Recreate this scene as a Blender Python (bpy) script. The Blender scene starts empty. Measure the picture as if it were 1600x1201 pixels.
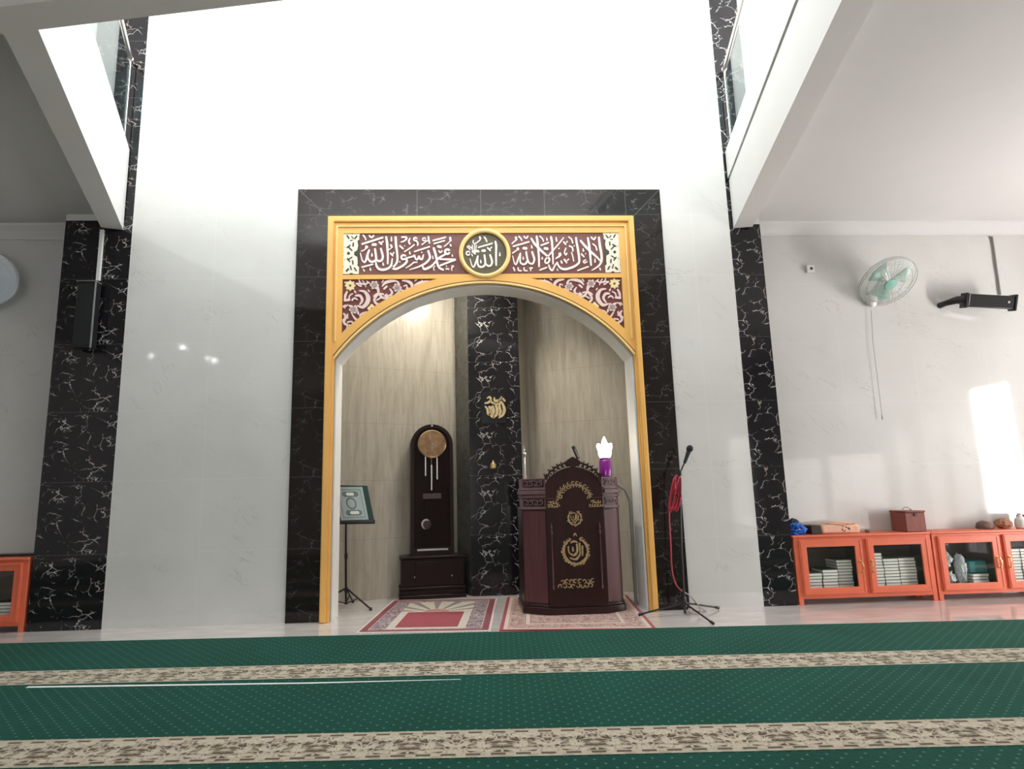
import bpy, bmesh, math, random
from mathutils import Vector, Matrix, noise
from mathutils.geometry import tessellate_polygon
R = math.radians
random.seed(7)
scn = bpy.context.scene
COL = scn.collection

# ---------------------------------------------------------------- camera
CX = (0.99858, -0.04773, -0.02379); CY = (-0.01548, 0.16738, -0.98577); CZ = (0.05103, 0.98474, 0.16640)
F_PX = 972.324; PPX, PPY = 774.0, 600.0
CAM = Vector((0, -6.0202, 1.15))
cd = bpy.data.cameras.new('camera'); cam = bpy.data.objects.new('camera', cd); COL.objects.link(cam)
cam.matrix_world = Matrix(((CX[0], -CY[0], -CZ[0], CAM.x), (CX[1], -CY[1], -CZ[1], CAM.y), (CX[2], -CY[2], -CZ[2], CAM.z), (0, 0, 0, 1)))
cd.sensor_width = 36; cd.lens = F_PX / 1600 * 36; cd.shift_x = (800 - PPX) / 1600; cd.clip_start = 0.05; cd.clip_end = 200
scn.camera = cam

# ---------------------------------------------------------------- world, light, exposure
vs = scn.view_settings
vs.view_transform = 'Standard'; vs.look = 'None'; vs.exposure = 0.39; vs.gamma = 1.0; vs.use_curve_mapping = False
w = bpy.data.worlds.new('world'); scn.world = w; w.use_nodes = True
w.node_tree.nodes['Background'].inputs[0].default_value = (0.9, 0.96, 1.0, 1)
w.node_tree.nodes['Background'].inputs[1].default_value = 1.5

def area(name, loc, direction, sx, sy, radiance, col=(1, 1, 1), spread=180):
    l = bpy.data.lights.new(name, 'AREA'); l.shape = 'RECTANGLE'; l.size = sx; l.size_y = sy
    l.energy = radiance * math.pi * sx * sy; l.color = col; l.spread = R(spread)
    o = bpy.data.objects.new(name, l); COL.objects.link(o); o.location = loc
    o.rotation_euler = Vector(direction).to_track_quat('-Z', 'Y').to_euler()
    return o
L_SKY = area('skylight_over_atrium', (-0.4, -1.9, 8.55), (0, 0, -1), 5.6, 3.8, 3.2, (0.97, 1.0, 1.0))
L_UPR = area('upper_right_windows', (7.5, -4.2, 6.7), (-1, 0, -0.0), 5.0, 2.2, 9.0, (1.0, 0.99, 0.97))
L_UPB = area('upper_back_windows', (0.0, -11.9, 6.8), (0, 1, 0), 9.0, 2.2, 15.0, (1, 1, 1))
L_DOOR = area('daylight_right_doors', (7.75, -5.95, 1.3), (-1, 0, 0), 12.1, 2.6, 23.0, (1.0, 0.945, 0.925))
L_BOUNCE = area('added_ground_bounce', (9.0, -5.95, 0.02), (0, 0, 1), 2.3, 12.1, 26.0, (1.0, 0.91, 0.87))  # added upward light, stands in for ground bounce to lift the ceiling
L_BACK = area('added_front_fill', (-2.0, -12.3, 1.45), (0, 1, 0), 3.6, 2.3, 2.5, (1.0, 0.98, 0.96))  # frontal fill added behind the viewpoint; no back doors are known

# ---------------------------------------------------------------- pixel rays to metric points
def ray(px, py):
    c = ((px - PPX) / F_PX, (py - PPY) / F_PX, 1.0)
    return Vector([CX[i] * c[0] + CY[i] * c[1] + CZ[i] * c[2] for i in range(3)])
def atY(px, py, y=0.0):
    r = ray(px, py); return CAM + r * ((y - CAM.y) / r.y)
def atZ(px, py, z=0.0):
    r = ray(px, py); return CAM + r * ((z - CAM.z) / r.z)

# ---------------------------------------------------------------- node helper
class NT:
    def __init__(s, name, rough=0.5, spec=0.5, metal=0.0):
        s.m = bpy.data.materials.new(name); s.m.use_nodes = True; s.t = s.m.node_tree
        s.b = s.t.nodes['Principled BSDF']; s.set('Roughness', rough); s.set('Specular IOR Level', spec); s.set('Metallic', metal)
        s.tc = s.t.nodes.new('ShaderNodeTexCoord'); s.obj = s.tc.outputs['Object']
    def set(s, k, v):
        if hasattr(v, 'is_output') or isinstance(v, bpy.types.NodeSocket): s.t.links.new(v, s.b.inputs[k])
        else: s.b.inputs[k].default_value = v
    def node(s, ty, ins=None, **at):
        n = s.t.nodes.new(ty)
        for k, v in at.items(): setattr(n, k, v)
        for k, v in (ins or {}).items():
            if isinstance(v, bpy.types.NodeSocket): s.t.links.new(v, n.inputs[k])
            else: n.inputs[k].default_value = v
        return n
    def math(s, op, a, b=0.0, c=0.0):
        return s.node('ShaderNodeMath', {0: a, 1: b, 2: c}, operation=op).outputs[0]
    def xyz(s, v=None):
        n = s.node('ShaderNodeSeparateXYZ', {0: v or s.obj}); return n.outputs[0], n.outputs[1], n.outputs[2]
    def comb(s, x, y, z): return s.node('ShaderNodeCombineXYZ', {0: x, 1: y, 2: z}).outputs[0]
    def map(s, scale=(1, 1, 1), rot=(0, 0, 0), loc=(0, 0, 0), v=None):
        return s.node('ShaderNodeMapping', {'Vector': v or s.obj, 'Scale': scale, 'Rotation': rot, 'Location': loc}).outputs[0]
    def noise(s, v, scale=5, detail=4, rough=0.5, dist=0.0):
        n = s.node('ShaderNodeTexNoise', {'Vector': v, 'Scale': scale, 'Detail': detail, 'Roughness': rough, 'Distortion': dist}); return n.outputs[0], n.outputs[1]
    def ramp(s, f, stops, interp='LINEAR'):
        n = s.node('ShaderNodeValToRGB', {0: f}); cr = n.color_ramp; cr.interpolation = interp
        while len(cr.elements) < len(stops): cr.elements.new(0.5)
        for e, (p, c) in zip(cr.elements, stops):
            e.position = p; e.color = (c, c, c, 1) if isinstance(c, (int, float)) else (*c, 1)
        return n.outputs[0]
    def mix(s, f, a, b):
        n = s.node('ShaderNodeMix', {0: f}, data_type='RGBA')
        for i, v in ((6, a), (7, b)):
            if isinstance(v, bpy.types.NodeSocket): s.t.links.new(v, n.inputs[i])
            else: n.inputs[i].default_value = (*v, 1)
        return n.outputs[2]
    def bump(s, h, strength=0.2, dist=0.01):
        s.set('Normal', s.node('ShaderNodeBump', {'Height': h, 'Strength': strength, 'Distance': dist}).outputs[0])

def plain(name, col, rough=0.5, metal=0.0, spec=0.5, var=0.06, scale=9.0, coat=0.0):
    n = NT(name, rough, spec, metal)
    f, _ = n.noise(n.obj, scale, 3)
    lo = tuple(c * (1 - var) for c in col); hi = tuple(min(1, c * (1 + var)) for c in col)
    n.set('Base Color', n.ramp(f, [(0.3, lo), (0.7, hi)]))
    if coat: n.set('Coat Weight', coat); n.set('Coat Roughness', 0.08)
    return n.m

MAT = {}
def seams(n, u, v, pu, pv, ou=0.0, ov=0.0, wd=0.004):
    def line(c, p, o):
        a = n.math('MODULO', n.math('ADD', c, 100 * p - o), p)
        a = n.math('MINIMUM', a, n.math('SUBTRACT', p, a))
        return n.math('LESS_THAN', a, wd)
    return n.math('MAXIMUM', line(u, pu, ou), line(v, pv, ov))

# white marble wall tile
n = NT('white_marble_tile', 0.055, 0.75); x, y, z = n.xyz()
_, dc = n.noise(n.obj, 1.3, 3)
mv = n.node('ShaderNodeVectorMath', {0: n.map(rot=(0, R(-34), 0)), 1: n.node('ShaderNodeVectorMath', {0: dc, 'Scale': 0.5}, operation='SCALE').outputs[0]}, operation='ADD').outputs[0]
a, _ = n.noise(n.map(scale=(0.8, 1, 4.0), v=mv), 2.2, 6, 0.6)
v1 = n.math('ABSOLUTE', n.math('SUBTRACT', a, 0.5)); v1 = n.ramp(v1, [(0.0, 1.0), (0.012, 0.0)])
b, _ = n.noise(n.obj, 2.6, 2); vm = n.ramp(b, [(0.52, 0.0), (0.68, 1.0)])
v1 = n.math('MULTIPLY', n.math('MULTIPLY', v1, vm), 0.55)
cl, _ = n.noise(n.obj, 1.1, 4)
base = n.ramp(cl, [(0.3, (0.60, 0.60, 0.575)), (0.7, (0.68, 0.68, 0.66))])
col = n.mix(v1, base, (0.36, 0.36, 0.34))
sm = seams(n, x, z, 0.81, 0.655, -2.455, 0.0, 0.0022)
n.set('Base Color', n.mix(n.math('MULTIPLY', sm, 0.42), col, (0.76, 0.76, 0.74)))
n.bump(n.math('SUBTRACT', 1.0, sm), 0.15, 0.002)
MAT['white_marble'] = n.m

# black marble with crackled veins, the slab pattern repeats from tile to tile
def black_marble(name, vein=1.0, tan=1.0, rough=0.07, base=(0.010, 0.009, 0.011), seam=True, spec=0.5):
    n = NT(name, rough, spec); x, y, z = n.xyz()
    zz = n.math('MODULO', n.math('ADD', z, 65.5), 0.655)
    p = n.comb(x, y, zz)
    _, dc = n.noise(p, 5.0, 4, 0.6)
    off = n.node('ShaderNodeVectorMath', {0: dc, 'Scale': 0.28}, operation='SCALE').outputs[0]
    q = n.node('ShaderNodeVectorMath', {0: n.map(scale=(1, 1, 1.35), rot=(0, R(12), 0), v=p), 1: off}, operation='ADD').outputs[0]
    vo = n.node('ShaderNodeTexVoronoi', {'Vector': q, 'Scale': 6.2}, feature='DISTANCE_TO_EDGE').outputs[0]
    ln = n.ramp(vo, [(0.0, 0.85), (0.010, 0.6), (0.024, 0.0)])
    m1, _ = n.noise(p, 6.5, 2); msk = n.ramp(m1, [(0.46, 0.0), (0.57, 1.0)])
    f2, _ = n.noise(q, 15, 5, 0.7); fl = n.math('MULTIPLY', n.ramp(f2, [(0.60, 0.0), (0.66, 1.0)]), n.ramp(m1, [(0.54, 0.0), (0.62, 1.0)]))
    k = n.math('MULTIPLY', n.math('MAXIMUM', n.math('MULTIPLY', ln, msk), n.math('MULTIPLY', fl, 0.7)), vein)
    m2, _ = n.noise(n.map(loc=(3, 1, 2), v=p), 4.5, 1)
    vc = n.mix(n.math('MULTIPLY', n.ramp(m2, [(0.63, 0.0), (0.66, 1.0)]), tan), (0.62, 0.62, 0.62), (0.55, 0.36, 0.24))
    col = n.mix(k, base, vc)
    if seam: col = n.mix(n.math('MULTIPLY', seams(n, x, z, 50.0, 0.655, 25.0, 0.0, 0.0015), 0.35), col, (0.25, 0.25, 0.25))
    n.set('Base Color', col); return n.m
MAT['black_marble'] = black_marble('black_veined_marble', 1.0, 0.55)
MAT['black_marble_niche'] = black_marble('black_veined_marble_in_niche', 1.0, 0.25, 0.1)
MAT['black_granite'] = black_marble('black_granite_surround', 0.16, 0.3, 0.06, (0.014, 0.0105, 0.009), True, 0.36)

# travertine niche tile
n = NT('travertine_tile', 0.22, 0.4); x, y, z = n.xyz()
a, _ = n.noise(n.map(scale=(7, 7, 0.8)), 2.0, 6, 0.6, 0.6)
b, _ = n.noise(n.map(scale=(30, 30, 2.5)), 2.0, 4, 0.6)
f = n.math('ADD', n.math('MULTIPLY', a, 0.7), n.math('MULTIPLY', b, 0.3))
col = n.ramp(f, [(0.30, (0.34, 0.30, 0.235)), (0.5, (0.44, 0.40, 0.33)), (0.68, (0.53, 0.49, 0.42))])
sm = seams(n, x, z, 50, 0.642, 25, 0.0, 0.002)
n.set('Base Color', n.mix(n.math('MULTIPLY', sm, 0.5), col, (0.25, 0.22, 0.18)))
MAT['travertine'] = n.m
MAT['grey_stone'] = plain('dark_grey_stone_strip', (0.07, 0.075, 0.068), 0.25, var=0.2)

# floor tile
n = NT('cream_floor_tile', 0.09, 0.5); x, y, z = n.xyz()
a, _ = n.noise(n.map(scale=(1, 3, 1)), 3, 5); col = n.ramp(a, [(0.3, (0.55, 0.50, 0.46)), (0.7, (0.66, 0.61, 0.58))])
sm = seams(n, x, y, 0.6, 0.6, 0.28, 0.06, 0.002)
n.set('Base Color', n.mix(n.math('MULTIPLY', sm, 0.45), col, (0.36, 0.32, 0.29)))
MAT['floor'] = n.m
MAT['paint'] = plain('white_wall_paint', (0.74, 0.735, 0.72), 0.6, var=0.015, scale=2)
MAT['ceiling_paint'] = plain('ceiling_paint', (0.66, 0.655, 0.645), 0.75, var=0.015, scale=2)
MAT['jamb_paint'] = plain('cream_jamb_paint', (0.90, 0.89, 0.85), 0.5, var=0.02)
MAT['gold'] = plain('ochre_gold_paint', (0.84, 0.465, 0.12), 0.42, var=0.03, scale=4)
MAT['gold_bright'] = plain('bright_gold_paint', (0.92, 0.66, 0.26), 0.38, var=0.03)
MAT['maroon'] = plain('maroon_panel', (0.175, 0.062, 0.050), 0.5, var=0.05)
MAT['maroon_deep'] = plain('deep_maroon_panel', (0.155, 0.035, 0.028), 0.5, var=0.06)
MAT['olive'] = plain('olive_medallion', (0.10, 0.085, 0.045), 0.5)
MAT['olive_dark'] = plain('dark_olive_backing', (0.05, 0.042, 0.02), 0.5)
MAT['script_white'] = plain('script_white', (0.93, 0.86, 0.82), 0.5, var=0.01)
MAT['script_pink'] = plain('scroll_pink', (0.80, 0.62, 0.58), 0.5, var=0.03)
MAT['cream_lace'] = plain('cream_lace', (0.86, 0.82, 0.68), 0.5, var=0.02)
MAT['rosette_grey'] = plain('rosette_grey', (0.36, 0.29, 0.27), 0.5, var=0.5, scale=120)
MAT['flower_yellow'] = plain('flower_yellow', (0.86, 0.70, 0.36), 0.5)

def wood(name, c0, c1, rough=0.25, coat=0.4):
    n = NT(name, rough, 0.3)
    a, _ = n.noise(n.map(scale=(14, 14, 1.2)), 2.5, 5, 0.6, 0.3)
    n.set('Base Color', n.ramp(a, [(0.3, c0), (0.7, c1)])); n.set('Coat Weight', coat); n.set('Coat Roughness', 0.15)
    return n.m
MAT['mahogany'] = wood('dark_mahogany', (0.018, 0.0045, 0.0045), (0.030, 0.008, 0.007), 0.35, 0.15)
MAT['mahogany_lit'] = wood('mahogany_lit_side', (0.085, 0.028, 0.033), (0.115, 0.042, 0.048), 0.42, 0.12)  # lit copy of the mahogany, window light and sheen painted into the colour
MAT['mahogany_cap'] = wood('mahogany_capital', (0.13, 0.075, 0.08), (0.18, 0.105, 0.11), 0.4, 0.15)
MAT['clock_wood'] = plain('clock_walnut', (0.014, 0.005, 0.004), 0.32, spec=0.3, var=0.1, scale=3)
MAT['gilt'] = plain('antique_gilt', (0.50, 0.35, 0.18), 0.4, 0.55, var=0.25, scale=60)
MAT['orange'] = plain('terracotta_cabinet_paint', (0.74, 0.155, 0.075), 0.42, var=0.05, scale=5)
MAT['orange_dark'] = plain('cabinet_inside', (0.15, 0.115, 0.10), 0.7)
MAT['brass'] = plain('brass', (0.85, 0.58, 0.26), 0.25, 0.9)
MAT['brass_dial'] = plain('brass_dial', (0.46, 0.29, 0.16), 0.25, 0.9, var=0.3, scale=12)
MAT['silver'] = plain('silver_metal', (0.62, 0.60, 0.57), 0.25, 0.9)
MAT['black_metal'] = plain('black_metal', (0.012, 0.012, 0.013), 0.35)
MAT['black_cloth'] = plain('black_grille', (0.010, 0.011, 0.012), 0.8, var=0.5, scale=300)
MAT['grey_trim'] = plain('grey_plastic', (0.20, 0.20, 0.20), 0.4)
MAT['white_plastic'] = plain('white_plastic', (0.78, 0.78, 0.76), 0.35, var=0.01)
MAT['grey_pipe'] = plain('grey_conduit', (0.26, 0.25, 0.23), 0.4)
MAT['red_cable'] = plain('red_cable', (0.42, 0.016, 0.04), 0.4)
MAT['pale_cable'] = plain('pale_cable', (0.45, 0.38, 0.35), 0.5)
MAT['page'] = plain('book_pages', (0.86, 0.86, 0.82), 0.7, var=0.04)
MAT['cover'] = plain('book_cover', (0.10, 0.115, 0.10), 0.5)
MAT['cover_grey'] = plain('grey_book_cover', (0.30, 0.31, 0.30), 0.5)
MAT['white_cloth'] = plain('white_cloth', (0.70, 0.76, 0.78), 0.9, var=0.2, scale=14)
MAT['teal_cloth'] = plain('teal_cloth', (0.04, 0.20, 0.22), 0.8, var=0.3)
MAT['blue_cloth'] = plain('blue_satin', (0.008, 0.13, 0.60), 0.28, var=0.6, scale=16)
MAT['navy_cloth'] = plain('navy_cloth', (0.006, 0.012, 0.045), 0.6)
MAT['dark_box'] = plain('dark_brown_box', (0.030, 0.018, 0.014), 0.5)
MAT['peach_cloth'] = plain('peach_cloth', (0.80, 0.50, 0.36), 0.85, var=0.12, scale=20)
MAT['chest_wood'] = wood('chest_wood', (0.20, 0.052, 0.038), (0.27, 0.085, 0.06), 0.45, 0.1)
MAT['stone_brown'] = plain('brown_cloth', (0.17, 0.11, 0.095), 0.85, var=0.3, scale=20)
MAT['tan_cloth'] = plain('tan_cloth', (0.35, 0.16, 0.09), 0.7, var=0.3, scale=30)
MAT['plum'] = plain('plum_plastic', (0.20, 0.03, 0.06), 0.4)
MAT['magenta'] = plain('magenta_glaze', (0.24, 0.008, 0.25), 0.18, coat=0.5)
MAT['olive_cover'] = plain('book_cover_pale_green', (0.42, 0.50, 0.49), 0.4)
MAT['dark_green'] = plain('dark_green_board', (0.012, 0.045, 0.035), 0.5)
MAT['fan_blade'] = plain('fan_blade_green', (0.22, 0.48, 0.40), 0.35)
MAT['mirror_grey'] = plain('satin_steel', (0.5, 0.5, 0.5), 0.3, 0.8)

def glass(name, tint, alpha, rough=0.03):
    m = bpy.data.materials.new(name); m.use_nodes = True; t = m.node_tree; t.nodes.clear()
    o = t.nodes.new('ShaderNodeOutputMaterial'); tr = t.nodes.new('ShaderNodeBsdfTransparent'); gl = t.nodes.new('ShaderNodeBsdfGlossy')
    fr = t.nodes.new('ShaderNodeFresnel'); fr.inputs[0].default_value = 1.5; mx = t.nodes.new('ShaderNodeMixShader')
    tr.inputs[0].default_value = (*[c * alpha for c in tint], 1); gl.inputs[1].default_value = rough
    if name == 'clock_glass': t.links.new(tr.outputs[0], o.inputs[0]); return m
    ad = t.nodes.new('ShaderNodeMath'); ad.operation = 'MINIMUM'; ad.inputs[1].default_value = 0.025 if name == 'clear_glass' else 0.35
    t.links.new(fr.outputs[0], ad.inputs[0]); t.links.new(ad.outputs[0], mx.inputs[0]); t.links.new(tr.outputs[0], mx.inputs[1]); t.links.new(gl.outputs[0], mx.inputs[2]); t.links.new(mx.outputs[0], o.inputs[0])
    return m
MAT['glass'] = glass('clear_glass', (0.99, 1.0, 0.99), 0.98, 0.0)
MAT['clock_glass'] = glass('clock_glass', (0.94, 0.93, 0.92), 0.95)
MAT['rail_glass'] = glass('railing_glass', (0.78, 0.88, 0.88), 0.9)
MAT['tinted'] = glass('tinted_window_glass', (0.9, 0.9, 0.9), 0.26)
MAT['added_window'] = glass('added_window_glass', (0.95, 0.93, 0.92), 0.34)
def veil(name, col, opacity):
    m = bpy.data.materials.new(name); m.use_nodes = True; t = m.node_tree; b = t.nodes['Principled BSDF']
    nz = t.nodes.new('ShaderNodeTexNoise'); nz.inputs['Scale'].default_value = 30; rp = t.nodes.new('ShaderNodeValToRGB')
    rp.color_ramp.elements[0].color = (*[c * .95 for c in col], 1); rp.color_ramp.elements[1].color = (*col, 1)
    t.links.new(nz.outputs[0], rp.inputs[0]); t.links.new(rp.outputs[0], b.inputs['Base Color'])
    b.inputs['Alpha'].default_value = opacity; b.inputs['Roughness'].default_value = 0.4; return m
MAT['fan_cage'] = veil('fine_wire_cage', (0.62, 0.68, 0.64), 0.30)
MAT['fan_cage_blue'] = veil('fine_wire_cage_pale_blue', (0.72, 0.80, 0.86), 0.55)
def emis(name, col, s):
    m = bpy.data.materials.new(name); m.use_nodes = True; b = m.node_tree.nodes['Principled BSDF']
    b.inputs['Base Color'].default_value = (*col, 1); b.inputs['Emission Color'].default_value = (*col, 1); b.inputs['Emission Strength'].default_value = s; return m
MAT['lamp_glow'] = emis('lamp_glow', (1.0, 0.93, 0.80), 5.0)
MAT['led'] = emis('led_glow', (1.0, 1.0, 0.98), 45.0)

# carpet: green pile with pin dots, one beige damask band per roll (local y: 0 = far edge)
def carpet_mat(name, b0, b1, far_plain=False):
    n = NT(name, 0.95, 0.04); x, y, z = n.xyz()
    dx, dy = 0.082, 0.041
    def cell(ox, oy):
        u = n.math('SUBTRACT', n.math('MODULO', n.math('ADD', x, 100 * dx + ox), dx), dx / 2)
        v = n.math('SUBTRACT', n.math('MODULO', n.math('ADD', y, 400 * dy + oy), dy * 2), dy)
        return n.math('SQRT', n.math('ADD', n.math('MULTIPLY', u, u), n.math('MULTIPLY', v, v)))
    d = n.math('MINIMUM', cell(0, 0), cell(dx / 2, dy))
    dot = n.math('LESS_THAN', d, 0.0062)
    g, _ = n.noise(n.obj, 60, 3); g2, _ = n.noise(n.obj, 1.6, 3)
    green = n.ramp(n.math('ADD', n.math('MULTIPLY', g, 0.4), n.math('MULTIPLY', g2, 0.6)), [(0.35, (0.004, 0.042, 0.029)), (0.65, (0.007, 0.059, 0.042))])
    green = n.mix(n.math('MULTIPLY', dot, 0.62), green, (0.10, 0.28, 0.21))
    # band ornament
    bx = n.math('PINGPONG', x, 0.21); bv = n.math('SUBTRACT', y, (b0 + b1) / 2)
    bp = n.comb(bx, n.math('MULTIPLY', bv, 1.0), 0.0)
    _, dcn = n.noise(bp, 9, 2)
    q = n.node('ShaderNodeVectorMath', {0: bp, 1: n.node('ShaderNodeVectorMath', {0: dcn, 'Scale': 0.09}, operation='SCALE').outputs[0]}, operation='ADD').outputs[0]
    wv, _ = n.noise(q, 22, 3, 0.55, 1.2)
    vo = n.node('ShaderNodeTexVoronoi', {'Vector': q, 'Scale': 17.0}, feature='DISTANCE_TO_EDGE').outputs[0]
    f = n.ramp(wv, [(0.40, (0.085, 0.055, 0.038)), (0.47, (0.27, 0.205, 0.15)), (0.54, (0.50, 0.43, 0.335))])
    f = n.mix(n.ramp(vo, [(0.02, 0.75), (0.09, 0.0)]), f, (0.60, 0.53, 0.42))
    ab = n.math('ABSOLUTE', bv); hw = abs(b1 - b0) / 2
    dash = n.math('MULTIPLY', n.math('LESS_THAN', n.math('MODULO', n.math('ADD', x, 50.0), 0.11), 0.065), n.math('MULTIPLY', n.math('GREATER_THAN', ab, hw - 0.042), n.math('LESS_THAN', ab, hw - 0.022)))
    edge = n.math('GREATER_THAN', ab, hw - 0.052)
    f = n.mix(n.math('MULTIPLY', edge, 0.7), f, (0.48, 0.41, 0.32)); f = n.mix(dash, f, (0.11, 0.08, 0.06))
    inb = n.math('LESS_THAN', ab, hw)
    n.set('Base Color', n.mix(inb, green, f))
    n.set('Sheen Weight', 0.12); n.set('Sheen Roughness', 0.5); n.set('Sheen Tint', (0.5, 0.9, 0.75, 1))
    n.bump(g, 0.5, 0.004)
    return n.m

# ---------------------------------------------------------------- mesh builder
class MB:
    def __init__(s): s.v = []; s.f = []
    def add(s, vs_, fs_):
        o = len(s.v); s.v += [tuple(v) for v in vs_]; s.f += [tuple(i + o for i in f) for f in fs_]; return s
    def box(s, x0, x1, y0, y1, z0, z1):
        v = [(x, y, z) for x in (x0, x1) for y in (y0, y1) for z in (z0, z1)]
        return s.add(v, [(0, 1, 3, 2), (4, 6, 7, 5), (0, 4, 5, 1), (2, 3, 7, 6), (0, 2, 6, 4), (1, 5, 7, 3)])
    def prism(s, loops, a0, a1, axis='y'):
        """loops: outer + holes of 2D points; axis y -> (u,v)=(x,z); axis z -> (x,y); axis x -> (y,z)"""
        P = {'y': lambda u, v, a: (u, a, v), 'z': lambda u, v, a: (u, v, a), 'x': lambda u, v, a: (a, u, v)}[axis]
        flat = [p for l in loops for p in l]; tri = tessellate_polygon([[Vector((p[0], p[1], 0)) for p in l] for l in loops])
        N = len(flat); vs_ = [P(p[0], p[1], a0) for p in flat] + [P(p[0], p[1], a1) for p in flat]
        fs = [tuple(t) for t in tri] + [tuple(i + N for i in reversed(t)) for t in tri]
        o = 0
        for l in loops:
            k = len(l)
            for i in range(k):
                j = (i + 1) % k; fs.append((o + i, o + j, o + j + N, o + i + N))
            o += k
        return s.add(vs_, fs)
    def tube(s, path, r, seg=10, cap=True, closed=False):
        path = [Vector(p) for p in path]; n_ = len(path); rs = r if isinstance(r, (list, tuple)) else [r] * n_
        vs_, fs = [], []; up = None
        for i, p in enumerate(path):
            if closed: t = path[(i + 1) % n_] - path[i - 1]
            else: t = path[min(i + 1, n_ - 1)] - path[max(i - 1, 0)]
            t.normalize()
            if up is None:
                up = Vector((0, 0, 1)) if abs(t.z) < 0.9 else Vector((1, 0, 0))
            a = t.cross(up)
            if a.length < 1e-5: up = Vector((0, 1, 0)); a = t.cross(up)
            a.normalize(); b = a.cross(t).normalized(); up = b
            for k in range(seg):
                an = 2 * math.pi * k / seg; vs_.append(p + (a * math.cos(an) + b * math.sin(an)) * rs[i])
        m_ = n_ if closed else n_ - 1
        for i in range(m_):
            for k in range(seg):
                A = i * seg + k; B = i * seg + (k + 1) % seg; j = ((i + 1) % n_) * seg
                fs.append((A, B, j + (k + 1) % seg, j + k))
        if cap and not closed:
            fs.append(tuple(range(seg))[::-1]); fs.append(tuple((n_ - 1) * seg + k for k in range(seg)))
        return s.add(vs_, fs)
    def lathe(s, prof, c=(0, 0, 0), seg=24, axis=(0, 0, 1)):
        q = Vector((0, 0, 1)).rotation_difference(Vector(axis)); c = Vector(c); vs_, fs = [], []
        for r_, h_ in prof:
            for k in range(seg):
                an = 2 * math.pi * k / seg; vs_.append(c + q @ Vector((r_ * math.cos(an), r_ * math.sin(an), h_)))
        for i in range(len(prof) - 1):
            for k in range(seg):
                fs.append((i * seg + k, i * seg + (k + 1) % seg, (i + 1) * seg + (k + 1) % seg, (i + 1) * seg + k))
        fs.append(tuple(range(seg))[::-1]); fs.append(tuple((len(prof) - 1) * seg + k for k in range(seg)))
        return s.add(vs_, fs)
    def blob(s, c, rad, amp=0.25, freq=3.0, seed=0.0, flat=None, sub=4):
        bm = bmesh.new(); bmesh.ops.create_icosphere(bm, subdivisions=sub, radius=1.0)
        vs_ = []
        for v in bm.verts:
            p = v.co.copy(); q = p * freq + Vector((seed, seed * 2, seed * 3))
            d = 1 + amp * (noise.noise(q) + 0.5 * noise.noise(q * 2.3) + 0.25 * abs(noise.noise(q * 5)))
            P = Vector((p.x * rad[0] * d, p.y * rad[1] * d, p.z * rad[2] * d)) + Vector(c)
            if flat is not None: P.z = max(P.z, flat)
            vs_.append(P)
        bm.verts.index_update(); fs = [tuple(v.index for v in f.verts) for f in bm.faces]; bm.free()
        return s.add(vs_, fs)
    def ribbon(s, pts, wd, P, d0, d1, seg=5, taper=None):
        """calligraphy stroke: pts 2D, wd width (number or list), P(u,v,depth)->xyz; front at d0, back at d1"""
        pts = [Vector((p[0], p[1])) for p in pts]
        if len(pts) == 1: pts = [pts[0] - Vector((0.5, 0.5)), pts[0] + Vector((0.5, 0.5))]
        ws = list(wd) if isinstance(wd, (list, tuple)) else [wd] * len(pts)
        if len(ws) != len(pts):
            ws = [ws[0] + (ws[-1] - ws[0]) * i / (len(pts) - 1) for i in range(len(pts))]
        C, W = [], []
        for i in range(len(pts) - 1):
            p0 = pts[max(i - 1, 0)]; p1 = pts[i]; p2 = pts[i + 1]; p3 = pts[min(i + 2, len(pts) - 1)]
            for k in range(seg if len(pts) > 2 else 1):
                t = k / seg
                C.append(0.5 * ((2 * p1) + (-p0 + p2) * t + (2 * p0 - 5 * p1 + 4 * p2 - p3) * t * t + (-p0 + 3 * p1 - 3 * p2 + p3) * t ** 3)); W.append(ws[i] + (ws[i + 1] - ws[i]) * t)
        C.append(pts[-1]); W.append(ws[-1])
        T0 = (C[1] - C[0]).normalized(); T1 = (C[-1] - C[-2]).normalized()
        C = [C[0] - T0 * W[0] * 0.38] + C + [C[-1] + T1 * W[-1] * 0.38]; W = [W[0] * 0.45] + W + [W[-1] * 0.45]
        L, Rr = [], []
        for i in range(len(C)):
            t = (C[min(i + 1, len(C) - 1)] - C[max(i - 1, 0)])
            if t.length < 1e-6: t = Vector((1, 0))
            t.normalize(); nn = Vector((-t.y, t.x)); L.append(C[i] + nn * W[i] / 2); Rr.append(C[i] - nn * W[i] / 2)
        N = len(C); vs_ = [P(p.x, p.y, d0) for p in L] + [P(p.x, p.y, d0) for p in Rr] + [P(p.x, p.y, d1) for p in L] + [P(p.x, p.y, d1) for p in Rr]
        fs = []
        for i in range(N - 1):
            fs += [(i, i + 1, N + i + 1, N + i), (2 * N + i, 3 * N + i, 3 * N + i + 1, 2 * N + i + 1), (i, 2 * N + i, 2 * N + i + 1, i + 1), (N + i, N + i + 1, 3 * N + i + 1, 3 * N + i)]
        fs += [(0, N, 3 * N, 2 * N), (N - 1, 3 * N - 1, 4 * N - 1, 2 * N - 1)]
        return s.add(vs_, fs)
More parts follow.
